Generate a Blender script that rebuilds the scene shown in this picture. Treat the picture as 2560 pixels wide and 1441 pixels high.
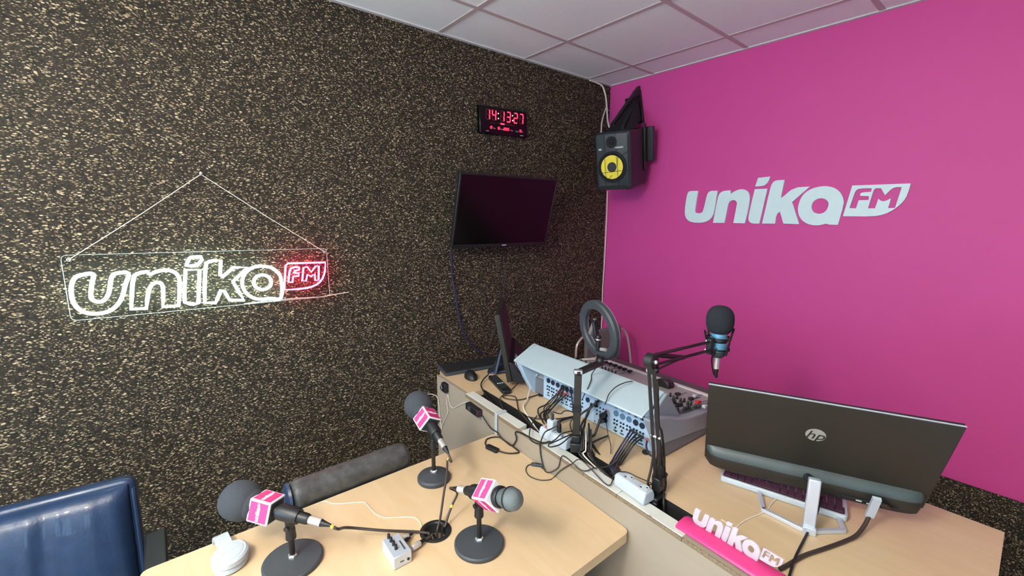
import bpy, math, random
from mathutils import Vector, Matrix
random.seed(7)
V = Vector
PI = math.pi
for o in list(bpy.data.objects): bpy.data.objects.remove(o)
scene = bpy.context.scene
COL = scene.collection

# ------------------------------------------------------------------ camera
H = 2.56                                   # ceiling height; room corner is the world origin
CAM = V((-2.7263, -2.1693, H - 0.9490))
RX = V((0.77206, -0.63551, 0.00682)); UX = V((0.09987, 0.13192, 0.98622)); FX = V((0.62765, 0.76074, -0.16532))
FPX = 1079.36
cam = bpy.data.cameras.new('camera'); cam.sensor_width = 36.0; cam.lens = 36.0 * FPX / 2560.0
cam.clip_start = 0.02
camo = bpy.data.objects.new('camera', cam); COL.objects.link(camo)
camo.matrix_world = Matrix(((RX.x, UX.x, -FX.x, CAM.x), (RX.y, UX.y, -FX.y, CAM.y), (RX.z, UX.z, -FX.z, CAM.z), (0, 0, 0, 1)))
scene.camera = camo

# ------------------------------------------------------------------ world, daylight, exposure
world = bpy.data.worlds.new('sky'); scene.world = world; world.use_nodes = True
bg = world.node_tree.nodes['Background']
bg.inputs[0].default_value = (0.46, 0.73, 1.0, 1); bg.inputs[1].default_value = 4.0
scene.view_settings.view_transform = 'Standard'; scene.view_settings.look = 'None'
scene.view_settings.gamma = 1.0; scene.view_settings.use_curve_mapping = False
scene.view_settings.exposure = 1.55
XW, YW = -4.6, -3.9                        # far walls of the room
WIN = (-4.40, -3.55, 0.80, 2.15)           # window in the wall behind the camera: x0, x1, z0, z1
WIN2 = (-1.95, -0.55, 0.80, 2.15)          # window opposite the pink wall: y0, y1, z0, z1
def portal(loc, rot, sx, sy):
    pl = bpy.data.lights.new('window_daylight', 'AREA'); pl.shape = 'RECTANGLE'; pl.size = sx; pl.size_y = sy; pl.cycles.is_portal = True
    o = bpy.data.objects.new('window_daylight', pl); COL.objects.link(o); o.location = loc; o.rotation_euler = rot
portal(((WIN[0] + WIN[1]) / 2, YW - 0.02, (WIN[2] + WIN[3]) / 2), (PI / 2, 0, 0), WIN[1] - WIN[0], WIN[3] - WIN[2])
portal((XW - 0.02, (WIN2[0] + WIN2[1]) / 2, (WIN2[2] + WIN2[3]) / 2), (PI / 2, 0, -PI / 2), WIN2[1] - WIN2[0], WIN2[3] - WIN2[2])

# ------------------------------------------------------------------ measuring helpers: a sight line met with a real surface
def ray(u, v): return RX * ((u - 1280) / FPX) - UX * ((v - 720.5) / FPX) + FX
def onpl(u, v, P, N):
    d = ray(u, v); t = (P - CAM).dot(N) / d.dot(N); return CAM + d * t
def on(u, v, x=None, y=None, z=None):
    if x is not None: return onpl(u, v, V((x, 0, 0)), V((1, 0, 0)))
    if y is not None: return onpl(u, v, V((0, y, 0)), V((0, 1, 0)))
    return onpl(u, v, V((0, 0, z)), V((0, 0, 1)))
def proj(P):
    d = P - CAM; w = d.dot(FX); return (1280 + FPX * d.dot(RX) / w, 720.5 - FPX * d.dot(UX) / w)
def reach(u, v, C, L, far=True):
    d = ray(u, v).normalized(); m = (C - CAM).dot(d); c = (C - CAM).length_squared - L * L
    q = m * m - c
    if q < 0: q = 0
    return CAM + d * (m + (math.sqrt(q) if far else -math.sqrt(q)))
def zup(x, y, v):
    lo, hi = 0.0, 2.5
    for _ in range(40):
        m = (lo + hi) / 2
        if proj(V((x, y, m)))[1] > v: lo = m
        else: hi = m
    return lo

# ------------------------------------------------------------------ materials
def lin(c):
    o = []
    for k in c[:3]:
        k = k / 255.0
        o.append(k / 12.92 if k <= 0.04045 else ((k + 0.055) / 1.055) ** 2.4)
    return (o[0], o[1], o[2], 1.0)
MATS = {}
def M(name, c=None, rough=0.5, metal=0.0, var=0.06, scale=30.0, bump=0.0, bscale=200.0, coat=0.0, trans=0.0, alpha=1.0, emit=None, es=0.0, spec=0.5, stretch=None):
    if name in MATS: return MATS[name]
    m = bpy.data.materials.new(name); m.use_nodes = True; nt = m.node_tree; b = nt.nodes['Principled BSDF']
    b.inputs['Roughness'].default_value = rough; b.inputs['Metallic'].default_value = metal
    b.inputs['Coat Weight'].default_value = coat; b.inputs['Transmission Weight'].default_value = trans
    b.inputs['Alpha'].default_value = alpha; b.inputs['Specular IOR Level'].default_value = spec
    if emit: b.inputs['Emission Color'].default_value = lin(emit); b.inputs['Emission Strength'].default_value = es
    tc = nt.nodes.new('ShaderNodeTexCoord'); mp = nt.nodes.new('ShaderNodeMapping'); nt.links.new(tc.outputs['Object'], mp.inputs[0])
    if stretch: mp.inputs['Scale'].default_value = stretch
    n = nt.nodes.new('ShaderNodeTexNoise'); n.inputs['Scale'].default_value = scale; n.inputs['Detail'].default_value = 4
    nt.links.new(mp.outputs[0], n.inputs['Vector'])
    r = nt.nodes.new('ShaderNodeValToRGB'); L = lin(c)
    r.color_ramp.elements[0].position = 0.3; r.color_ramp.elements[1].position = 0.7
    r.color_ramp.elements[0].color = (L[0] * (1 - var), L[1] * (1 - var), L[2] * (1 - var), 1)
    r.color_ramp.elements[1].color = (min(1, L[0] * (1 + var)), min(1, L[1] * (1 + var)), min(1, L[2] * (1 + var)), 1)
    nt.links.new(n.outputs['Fac'], r.inputs[0]); nt.links.new(r.outputs[0], b.inputs['Base Color'])
    if bump:
        n2 = nt.nodes.new('ShaderNodeTexNoise'); n2.inputs['Scale'].default_value = bscale; n2.inputs['Detail'].default_value = 3
        nt.links.new(tc.outputs['Object'], n2.inputs['Vector'])
        bp = nt.nodes.new('ShaderNodeBump'); bp.inputs['Strength'].default_value = bump; bp.inputs['Distance'].default_value = 0.002
        nt.links.new(n2.outputs['Fac'], bp.inputs['Height']); nt.links.new(bp.outputs[0], b.inputs['Normal'])
    MATS[name] = m; return m
def cork(name, k=1.0):
    m = bpy.data.materials.new(name); m.use_nodes = True; nt = m.node_tree; b = nt.nodes['Principled BSDF']; N = nt.nodes.new; K = nt.links.new
    b.inputs['Roughness'].default_value = 0.75; b.inputs['Specular IOR Level'].default_value = 0.3
    tc = N('ShaderNodeTexCoord')
    wn = N('ShaderNodeTexNoise'); wn.inputs['Scale'].default_value = 9.0; wn.inputs['Detail'].default_value = 2; K(tc.outputs['Object'], wn.inputs['Vector'])
    mixv = N('ShaderNodeVectorMath'); mixv.operation = 'MULTIPLY_ADD'; K(wn.outputs['Color'], mixv.inputs[0]); mixv.inputs[1].default_value = (0.03, 0.03, 0.03); K(tc.outputs['Object'], mixv.inputs[2])
    def layer(scale, rotv, stretch, thr, size):
        mp = N('ShaderNodeMapping'); mp.inputs['Rotation'].default_value = rotv; mp.inputs['Scale'].default_value = stretch; K(mixv.outputs[0], mp.inputs[0])
        vo = N('ShaderNodeTexVoronoi'); vo.inputs['Scale'].default_value = scale; vo.inputs['Randomness'].default_value = 1.0; K(mp.outputs[0], vo.inputs['Vector'])
        sep = N('ShaderNodeSeparateColor'); K(vo.outputs['Color'], sep.inputs[0])
        # fleck only in a share of the cells, of random radius
        rad = N('ShaderNodeMapRange'); rad.inputs['From Min'].default_value = thr; rad.inputs['From Max'].default_value = 1.0; rad.inputs['To Min'].default_value = 0.0; rad.inputs['To Max'].default_value = size; K(sep.outputs[0], rad.inputs['Value'])
        d = N('ShaderNodeMath'); d.operation = 'SUBTRACT'; K(rad.outputs[0], d.inputs[0]); K(vo.outputs['Distance'], d.inputs[1])
        s = N('ShaderNodeMapRange'); s.inputs['From Min'].default_value = 0.0; s.inputs['From Max'].default_value = 0.16; K(d.outputs[0], s.inputs['Value'])
        return s.outputs[0], sep.outputs[1]
    base = N('ShaderNodeValToRGB'); nb = N('ShaderNodeTexNoise'); nb.inputs['Scale'].default_value = 75.0; nb.inputs['Detail'].default_value = 4; nb.inputs['Roughness'].default_value = 0.7
    K(mixv.outputs[0], nb.inputs['Vector']); K(nb.outputs['Fac'], base.inputs[0])
    e = base.color_ramp.elements; e[0].position = 0.33; e[0].color = lin((18 * k, 15 * k, 12 * k)); e[1].position = 0.68; e[1].color = lin((66 * k, 57 * k, 45 * k))
    cur = base.outputs[0]; hs = None
    for (sc, ro, st, th, si) in ((140.0, (0, 0.5, 0.3), (0.60, 1.0, 1.25), 0.26, 0.60), (215.0, (0.7, -0.6, 0.9), (0.60, 1.0, 1.2), 0.30, 0.62), (95.0, (1.3, 0.8, 0.2), (0.72, 1.0, 1.2), 0.80, 0.50)):
        f, rnd = layer(sc, ro, st, th, si)
        cr = N('ShaderNodeValToRGB'); K(rnd, cr.inputs[0]); ee = cr.color_ramp.elements
        ee[0].position = 0.0; ee[0].color = lin((118 * k, 102 * k, 78 * k)); ee[1].position = 1.0; ee[1].color = lin((232 * k, 210 * k, 170 * k))
        x = ee.new(0.55); x.color = lin((172 * k, 152 * k, 118 * k))
        mx = N('ShaderNodeMix'); mx.data_type = 'RGBA'; K(f, mx.inputs[0]); K(cur, mx.inputs[6]); K(cr.outputs[0], mx.inputs[7]); cur = mx.outputs[2]
        if hs is None: hs = f
        else:
            ad = N('ShaderNodeMath'); ad.operation = 'MAXIMUM'; K(hs, ad.inputs[0]); K(f, ad.inputs[1]); hs = ad.outputs[0]
    K(cur, b.inputs['Base Color'])
    bp = N('ShaderNodeBump'); bp.inputs['Strength'].default_value = 0.6; bp.inputs['Distance'].default_value = 0.004; K(hs, bp.inputs['Height']); K(bp.outputs[0], b.inputs['Normal'])
    MATS[name] = m; return m
def wood(name, c, amt=0.07, rough=0.45):
    m = bpy.data.materials.new(name); m.use_nodes = True; nt = m.node_tree; b = nt.nodes['Principled BSDF']; N = nt.nodes.new; K = nt.links.new
    b.inputs['Roughness'].default_value = rough
    tc = N('ShaderNodeTexCoord'); mp = N('ShaderNodeMapping'); mp.inputs['Scale'].default_value = (9, 1.6, 9); K(tc.outputs['Object'], mp.inputs[0])
    n = N('ShaderNodeTexNoise'); n.inputs['Scale'].default_value = 2.2; n.inputs['Detail'].default_value = 6; n.inputs['Roughness'].default_value = 0.6; n.inputs['Distortion'].default_value = 1.2; K(mp.outputs[0], n.inputs['Vector'])
    r = N('ShaderNodeValToRGB'); K(n.outputs['Fac'], r.inputs[0]); L = lin(c); e = r.color_ramp.elements
    e[0].position = 0.3; e[1].position = 0.7
    e[0].color = (L[0] * (1 - amt), L[1] * (1 - amt * 1.3), L[2] * (1 - amt * 1.8), 1); e[1].color = (min(1, L[0] * (1 + amt * .5)), min(1, L[1] * (1 + amt * .6)), min(1, L[2] * (1 + amt)), 1)
    K(r.outputs[0], b.inputs['Base Color']); MATS[name] = m; return m

cork('cork_board', 0.89)
wood('maple', (204, 178, 142)); wood('maple_panel', (154, 142, 126), 0.035, 0.55)
M('pink_paint', (208, 68, 148), 0.6, var=0.02, scale=3, bump=0.05, bscale=90)
M('white_paint', (240, 238, 234), 0.7, var=0.02, scale=3)
M('ceiling_tile', (234, 242, 242), 0.85, var=0.02, scale=60, bump=0.15, bscale=400)
M('grid_metal', (190, 178, 178), 0.5, var=0.03)
M('edge_metal', (205, 205, 205), 0.4, var=0.03)
M('floor_vinyl', (214, 208, 200), 0.5, var=0.1, scale=8)
M('logo_white', (212, 234, 236), 0.5, var=0.02)
M('white_melamine', (205, 206, 198), 0.45, var=0.03, scale=12)
M('particle_board', (126, 110, 88), 0.9, var=0.35, scale=260, bump=0.5, bscale=300)
M('black_plastic', (24, 25, 28), 0.45, var=0.1)
M('speaker_face', (38, 44, 48), 0.5, var=0.06)
M('black_matte', (17, 18, 21), 0.75, var=0.1)
M('black_foam', (58, 62, 68), 0.95, var=0.12, scale=300, bump=0.35, bscale=700)
M('dark_foam', (30, 33, 40), 0.95, var=0.12, scale=300, bump=0.35, bscale=700)
M('base_iron', (58, 63, 68), 0.55, var=0.06, scale=200, bump=0.15, bscale=500)
M('black_metal', (28, 26, 26), 0.35, var=0.08)
M('chrome', (225, 225, 225), 0.2, metal=0.8, var=0.02)
M('nickel', (214, 210, 204), 0.34, metal=0.55, var=0.04)
M('alu', (206, 214, 226), 0.34, metal=0.5, var=0.03)
M('flag_pink', (210, 56, 122), 0.45, var=0.03)
M('flag_white', (238, 232, 236), 0.4, var=0.02)
M('grille_steel', (112, 122, 124), 0.42, metal=0.5, var=0.2, scale=900, bump=0.8, bscale=900)
M('leather', (27, 48, 78), 0.40, var=0.15, scale=30, bump=0.3, bscale=140, coat=0.15)  # black leather with the blue of reflected sky put into its base colour
M('worn_leather', (70, 70, 70), 0.46, var=0.38, scale=45, bump=0.35, bscale=150)
M('cable_black', (30, 27, 26), 0.5, var=0.1)
M('cable_brown', (58, 47, 42), 0.5, var=0.1)
M('cable_navy', (38, 36, 66), 0.5, var=0.2, scale=300)
M('cable_white', (224, 216, 202), 0.5, var=0.03)
M('yellow_ring', (226, 190, 70), 0.5, var=0.04)
M('white_plastic', (178, 187, 194), 0.35, var=0.02)
M('socket_grey', (196, 204, 210), 0.45, var=0.03)
M('red_plastic', (208, 46, 42), 0.35, var=0.05)
M('mixer_blue', (164, 180, 186), 0.40, metal=0.0, var=0.02)
M('mixer_panel', (172, 198, 222), 0.45, metal=0.1, var=0.03)
M('mixer_side', (136, 144, 152), 0.5, var=0.03)
M('mixer_base', (104, 108, 116), 0.5, var=0.03)
M('mixer_top', (154, 154, 154), 0.5, var=0.04)
M('mixer_arm', (76, 74, 76), 0.6, var=0.06)
M('jack_black', (30, 42, 60), 0.5, var=0.15)
M('jack_blue', (84, 116, 146), 0.5, var=0.05)
M('knob_black', (26, 30, 30), 0.45, var=0.1)
M('screen_black', (7, 7, 8), 0.16, var=0.05, spec=0.35)
M('hp_back', (35, 32, 28), 0.5, var=0.05)
M('hp_chin_lit', (62, 72, 72), 0.42, var=0.04)  # top slope of the monitor chin, light from above put into the colour
M('hp_logo', (150, 146, 140), 0.4, var=0.02)
M('key_dark', (62, 40, 52), 0.5, var=0.08)
M('acrylic', (226, 216, 232), 0.35, var=0.01, alpha=0.38)
M('acrylic_clear', (40, 46, 44), 0.06, var=0.0, alpha=0.07)
M('acrylic_edge', (210, 225, 222), 0.25, var=0.02, alpha=0.8)
M('neon_white', (240, 255, 250), 0.4, emit=(226, 255, 244), es=4.0)
M('neon_pink', (255, 210, 230), 0.4, emit=(255, 36, 96), es=8.0)
M('led_red', (255, 60, 80), 0.4, emit=(255, 24, 48), es=3.2)
M('led_dim', (70, 24, 28), 0.5, emit=(150, 20, 40), es=0.03)
M('led_colon', (255, 210, 170), 0.4, emit=(255, 190, 150), es=1.6)
M('text_grey', (176, 176, 176), 0.5)
M('cone_yellow', (238, 218, 66), 0.55, var=0.04)
M('grey_fabric', (112, 108, 108), 0.9, var=0.12, scale=200)
M('cyan_mic', (112, 170, 204), 0.35, metal=0.4, var=0.04)
M('blue_black', (40, 52, 76), 0.4, var=0.08)
M('window_frame', (225, 225, 225), 0.4, var=0.02)
M('glass', (245, 250, 250), 0.02, var=0.0, alpha=0.06)
M('fill_led_panel', (250, 250, 250), 0.5, emit=(255, 244, 226), es=5.0)  # glow of the added ceiling panels
M('fill_opal_glass', (250, 250, 248), 0.3, emit=(255, 246, 232), es=46.0)  # glow of the added pendant, set strong to lift the ceiling

# ------------------------------------------------------------------ mesh building
def frame(axis):
    a = axis.normalized(); t = V((0, 0, 1)) if abs(a.z) < 0.9 else V((1, 0, 0))
    e = a.cross(t).normalized(); f = a.cross(e).normalized(); return e, f, a
class MB:
    def __init__(s): s.v = []; s.f = []; s.mi = []
    def add(s, vs, fs, mi=0):
        b = len(s.v); s.v += [V(q) for q in vs]
        for f in fs: s.f.append([b + i for i in f]); s.mi.append(mi)
        return s
    def box(s, c, size, X=V((1, 0, 0)), Y=V((0, 1, 0)), Z=None, mi=0):
        X = X.normalized(); Y = Y.normalized(); Z = (Z or X.cross(Y)).normalized(); c = V(c)
        vs = [c + X * (i * size[0] / 2) + Y * (j * size[1] / 2) + Z * (k * size[2] / 2) for k in (-1, 1) for j in (-1, 1) for i in (-1, 1)]
        return s.add(vs, [(0, 2, 3, 1), (4, 5, 7, 6), (0, 1, 5, 4), (2, 6, 7, 3), (0, 4, 6, 2), (1, 3, 7, 5)], mi)
    def hexa(s, p, mi=0):   # eight corners: bottom ring 0-3, top ring 4-7
        return s.add(p, [(3, 2, 1, 0), (4, 5, 6, 7), (0, 1, 5, 4), (1, 2, 6, 5), (2, 3, 7, 6), (3, 0, 4, 7)], mi)
    def lathe(s, prof, P0, axis, n=24, mi=0, cap=True):
        e, f, a = frame(V(axis)); P0 = V(P0); rings = []
        vs = []; fs = []
        for (r, h) in prof:
            for i in range(n):
                t = 2 * PI * i / n; vs.append(P0 + a * h + (e * math.cos(t) + f * math.sin(t)) * max(r, 1e-5))
        for j in range(len(prof) - 1):
            for i in range(n):
                i2 = (i + 1) % n; fs.append((j * n + i, (j + 1) * n + i, (j + 1) * n + i2, j * n + i2))
        if cap:
            fs.append(tuple(range(n))); fs.append(tuple(reversed(range((len(prof) - 1) * n, len(prof) * n))))
        return s.add(vs, fs, mi)
    def cyl(s, p0, p1, r0, r1=None, n=16, mi=0):
        p0 = V(p0); p1 = V(p1); return s.lathe([(r0, 0), (r0 if r1 is None else r1, (p1 - p0).length)], p0, p1 - p0, n, mi)
    def ball(s, c, r, sc=(1, 1, 1), X=V((1, 0, 0)), Y=V((0, 1, 0)), Z=V((0, 0, 1)), n=20, m=12, mi=0, pw=1.0):
        c = V(c); vs = []; fs = []
        for j in range(m + 1):
            ph = -PI / 2 + PI * j / m
            for i in range(n):
                t = 2 * PI * i / n; cp = math.cos(ph); sp = math.sin(ph)
                cp = abs(cp) ** pw; sp = math.copysign(abs(sp) ** pw, sp)
                vs.append(c + (X * (math.cos(t) * cp * sc[0]) + Y * (math.sin(t) * cp * sc[1]) + Z * (sp * sc[2])) * r)
        for j in range(m):
            for i in range(n):
                i2 = (i + 1) % n; fs.append((j * n + i, j * n + i2, (j + 1) * n + i2, (j + 1) * n + i))
        return s.add(vs, fs, mi)
    def tube(s, pts, r, n=8, closed=False, mi=0):
        pts = [V(q) for q in pts]; N = len(pts); vs = []; fs = []; prev = None
        for k in range(N):
            if closed: d = pts[(k + 1) % N] - pts[k - 1]
            else: d = pts[min(k + 1, N - 1)] - pts[max(k - 1, 0)]
            d = d.normalized() if d.length > 1e-9 else V((0, 0, 1))
            if prev is None: e, f, _ = frame(d)
            else:
                e = prev - d * prev.dot(d); e = e.normalized() if e.length > 1e-6 else frame(d)[0]; f = d.cross(e)
            prev = e; rr = r[k] if isinstance(r, (list, tuple)) else r
            for i in range(n):
                t = 2 * PI * i / n; vs.append(pts[k] + (e * math.cos(t) + f * math.sin(t)) * rr)
        for k in range(N if closed else N - 1):
            k2 = (k + 1) % N
            for i in range(n):
                i2 = (i + 1) % n; fs.append((k * n + i, k * n + i2, k2 * n + i2, k2 * n + i))
        if not closed: fs.append(tuple(reversed(range(n)))); fs.append(tuple(range((N - 1) * n, N * n)))
        return s.add(vs, fs, mi)
    def prism(s, poly, O, X, Y, D, mi=0):
        n = len(poly); a = [O + X * q[0] + Y * q[1] for q in poly]; b = [q + D for q in a]
        if sum(poly[i][0] * poly[(i + 1) % n][1] - poly[(i + 1) % n][0] * poly[i][1] for i in range(n)) * X.cross(Y).dot(D) < 0: a.reverse(); b.reverse()
        return s.add(a + b, [tuple(reversed(range(n))), tuple(range(n, 2 * n))] + [(i, (i + 1) % n, n + (i + 1) % n, n + i) for i in range(n)], mi)
    def mesh(s, me, O, X, Y, Z, mi=0):
        return s.add([O + X * q.co.x + Y * q.co.y + Z * q.co.z for q in me.vertices], [tuple(p.vertices) for p in me.polygons], mi)
def catmull(pts, k=6, closed=False):
    pts = [V(q) for q in pts]; n = len(pts); out = []
    g = (lambda i: pts[i % n]) if closed else (lambda i: pts[max(0, min(n - 1, i))])
    for i in range(n if closed else n - 1):
        a, b, c, d = g(i - 1), g(i), g(i + 1), g(i + 2)
        for j in range(k):
            t = j / k; out.append(0.5 * ((2 * b) + (c - a) * t + (2 * a - 5 * b + 4 * c - d) * t * t + (3 * b - a - 3 * c + d) * t ** 3))
    if not closed: out.append(pts[-1])
    return out
def chaikin(poly, ang=50):
    n = len(poly); out = []
    for i in range(n):
        p, q, r = V(poly[i - 1]).to_2d(), V(poly[i]).to_2d(), V(poly[(i + 1) % n]).to_2d()
        a = (q - p); b = (r - q)
        tn = abs(math.degrees(math.atan2(a.x * b.y - a.y * b.x, a.dot(b))))
        if tn > ang: out.append((q.x, q.y))
        else:
            out.append(tuple(q.lerp(p, 0.25))); out.append(tuple(q.lerp(r, 0.25)))
    return out
def fill2d(polys, depth):
    cu = bpy.data.curves.new('outline', 'CURVE'); cu.dimensions = '2D'; cu.fill_mode = 'BOTH'; cu.extrude = depth / 2
    for P in polys:
        sp = cu.splines.new('POLY'); sp.points.add(len(P) - 1); sp.use_cyclic_u = True
        for pt, q in zip(sp.points, P): pt.co = (q[0], q[1], 0, 1)
    ob = bpy.data.objects.new('outline', cu); me = bpy.data.meshes.new_from_object(ob)
    bpy.data.objects.remove(ob); bpy.data.curves.remove(cu); return me
def text2d(txt, size, depth=0.0006, shear=0.0):
    cu = bpy.data.curves.new('lettering', 'FONT'); cu.body = txt; cu.size = size; cu.extrude = depth / 2; cu.shear = shear
    cu.align_x = 'CENTER'; cu.align_y = 'CENTER'; cu.resolution_u = 3
    ob = bpy.data.objects.new('lettering', cu); me = bpy.data.meshes.new_from_object(ob)
    bpy.data.objects.remove(ob); bpy.data.curves.remove(cu); return me
OFF = {}
def _link(name, mb, mat, off, smooth, bevel, seg):
    me = bpy.data.meshes.new(name); me.from_pydata([tuple(q - off) for q in mb.v], [], mb.f); me.validate()
    for mm in (mat if isinstance(mat, (list, tuple)) else [mat]): me.materials.append(MATS[mm])
    if len(me.polygons) == len(mb.mi): me.polygons.foreach_set('material_index', mb.mi)
    if smooth:
        me.polygons.foreach_set('use_smooth', [True] * len(me.polygons)); me.set_sharp_from_angle(angle=math.radians(smooth))
    me.update()
    o = bpy.data.objects.new(name, me); COL.objects.link(o)
    if bevel:
        md = o.modifiers.new('bevel', 'BEVEL'); md.width = bevel; md.segments = seg; md.limit_method = 'ANGLE'; md.angle_limit = math.radians(40); md.harden_normals = False
    return o
def thing(name, label, cat, loc, group=None):
    o = bpy.data.objects.new(name, None); COL.objects.link(o); o.location = loc; o.empty_display_size = 0.05
    o['label'] = label; o['category'] = cat
    if group: o['group'] = group
    OFF[o.name] = V(loc); return o
def part(name, mb, mat, parent, smooth=35, bevel=0, label=None, seg=2, kind=None):
    off = OFF[parent.name]; o = _link(name, mb, mat, off, smooth, bevel, seg); 
    o.parent = parent
    OFF[o.name] = off
    if parent.type == 'MESH' and parent.parent is None: pass
    if label: o['label'] = label
    if kind: o['kind'] = kind
    return o
def solo(name, mb, mat, label, cat, group=None, smooth=35, bevel=0, seg=2):
    lo = V((min(q.x for q in mb.v) + max(q.x for q in mb.v), min(q.y for q in mb.v) + max(q.y for q in mb.v), 0)) / 2; lo.z = min(q.z for q in mb.v)
    o = _link(name, mb, mat, lo, smooth, bevel, seg); o.location = lo; OFF[o.name] = lo
    o['label'] = label; o['category'] = cat
    if group: o['group'] = group
    return o
def struct(name, mb, mat, parent=None, smooth=35, bevel=0):
    if parent: return part(name, mb, mat, parent, smooth, bevel)
    o = _link(name, mb, mat, V((0, 0, 0)), smooth, bevel, 2); OFF[o.name] = V((0, 0, 0)); o['kind'] = 'structure'; return o
def cable(name, pts, r, mat, label, group=None, k=6):
    return solo(name, MB().tube(catmull(pts, k), r, 8), mat, label, 'cable', group, smooth=60)

# ------------------------------------------------------------------ the room
T = 0.12
struct('floor', MB().box(((XW) / 2, YW / 2, -0.05), (-XW + 2 * T, -YW + 2 * T, 0.1)), 'floor_vinyl')
wlf = struct('wall_left', MB().box((XW / 2, T / 2 + .02, H / 2 + 0.06), (-XW + 2 * T, T, H + 0.12)), 'black_matte')
ZS = (0.0, 0.781, H + .1); XS = (0.06, -1.977, XW - .06)          # joints between the cork boards
for (za, zb) in zip(ZS[:-1], ZS[1:]):
    for (xa_, xb_) in zip(XS[:-1], XS[1:]):
        part('cork_board', MB().box(((xa_ + xb_) / 2, .010, (za + zb) / 2), (xa_ - xb_ - .0016, .020, zb - za - .0022)), 'cork_board', wlf, smooth=0)
ZP = 0.427
struct('wall_right', MB().box((T / 2, YW / 2, (ZP + H + 0.12) / 2), (T, -YW, H + 0.12 - ZP)), 'pink_paint')
struct('trim_1', MB().box((T / 2 - 0.004, YW / 2, ZP / 2), (T + 0.008, -YW, ZP)), 'cork_board')
wb = MB(); y0, y1, z0, z1 = WIN2
for (a, b, c, d) in ((YW, y0, 0, H + .12), (y1, 0, 0, H + .12), (y0, y1, 0, z0), (y0, y1, z1, H + .12)):
    wb.box((XW - T / 2, (a + b) / 2, (c + d) / 2), (T, b - a, d - c))
struct('wall_front', wb, 'white_paint')
wf = MB()
for (a, b, c, d) in ((y0, y1, z0, z0 + .05), (y0, y1, z1 - .05, z1), (y0, y0 + .05, z0, z1), (y1 - .05, y1, z0, z1), ((y0 + y1) / 2 - .035, (y0 + y1) / 2 + .035, z0, z1)):
    wf.box((XW - T / 2, (a + b) / 2, (c + d) / 2), (.06, b - a, d - c))
win = struct('window_2', wf, 'window_frame', bevel=0.004)
for k in (0, 1):
    a = y0 + .05 if k == 0 else (y0 + y1) / 2 + .035; b = (y0 + y1) / 2 - .035 if k == 0 else y1 - .05
    part('pane', MB().box((XW - T / 2, (a + b) / 2, (z0 + z1) / 2), (.006, b - a, z1 - z0 - .1)), 'glass', win)
part('window_sill', MB().box((XW + .04, (y0 + y1) / 2, z0 - .012), (.16, y1 - y0 + .1, .024)), 'white_melamine', win, bevel=0.004)
wb = MB(); x0, x1, z0, z1 = WIN
for (a, b, c, d) in ((XW - T, x0, 0, H + .12), (x1, T, 0, H + .12), (x0, x1, 0, z0), (x0, x1, z1, H + .12)):
    wb.box(((a + b) / 2, YW - T / 2, (c + d) / 2), (b - a, T, d - c))
struct('wall_back', wb, 'cork_board')
wf = MB()
for (a, b, c, d) in ((x0, x1, z0, z0 + .05), (x0, x1, z1 - .05, z1), (x0, x0 + .05, z0, z1), (x1 - .05, x1, z0, z1), ((x0 + x1) / 2 - .035, (x0 + x1) / 2 + .035, z0, z1)):
    wf.box(((a + b) / 2, YW - T / 2, (c + d) / 2), (b - a, .06, d - c))
win = struct('window_1', wf, 'window_frame', bevel=0.004)
for k in (0, 1):
    a = x0 + .05 if k == 0 else (x0 + x1) / 2 + .035; b = (x0 + x1) / 2 - .035 if k == 0 else x1 - .05
    part('pane', MB().box(((a + b) / 2, YW - T / 2, (z0 + z1) / 2), (b - a, .006, z1 - z0 - .1)), 'glass', win)
part('window_sill', MB().box(((x0 + x1) / 2, YW + .04, z0 - .012), (x1 - x0 + .1, .16, .024)), 'white_melamine', win, bevel=0.004)
# suspended ceiling: lay-in tiles between visible bars, edge angle along the walls
A0, B0, S = 0.3694, 0.2589, 0.6
xs = [0.0]; k = 0
while -(B0 + S * k) > XW: xs.append(-(B0 + S * k)); k += 1
xs.append(XW)
ys = [0.0]; k = 0
while -(A0 + S * k) > YW: ys.append(-(A0 + S * k)); k += 1
ys.append(YW)
ceil = struct('ceiling', MB().box((XW / 2, YW / 2, H + 0.09), (-XW, -YW, 0.06)), 'white_paint')
LEDS = {(6, 4), (7, 3), (6, 2)}  # tiles swapped for light panels added out of view to light the room
g = 0.0125
for i in range(len(xs) - 1):
    for j in range(len(ys) - 1):
        if (i, j) in LEDS: continue
        a, b, c, d = xs[i + 1] + (g - .004), xs[i] - (g - .004), ys[j + 1] + (g - .004), ys[j] - (g - .004)
        dz = random.uniform(-.0008, .0008)
        part('ceiling_tile', MB().box(((a + b) / 2, (c + d) / 2, H + .012 + dz), (b - a, d - c, .016)), 'ceiling_tile', ceil)
for x in xs[1:-1]: part('grid_bar', MB().box((x, YW / 2, H + .003), (.024, -YW, .006)), 'grid_metal', ceil)
for y in ys[1:-1]: part('grid_bar', MB().box((XW / 2, y, H + .0032), (-XW, .024, .006)), 'grid_metal', ceil)
part('edge_angle', MB().box((XW / 2, -.011, H + .002), (-XW, .022, .008)), 'edge_metal', ceil)
part('edge_angle', MB().box((-.011, YW / 2, H + .0015), (.022, -YW, .008)), 'edge_metal', ceil)
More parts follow.
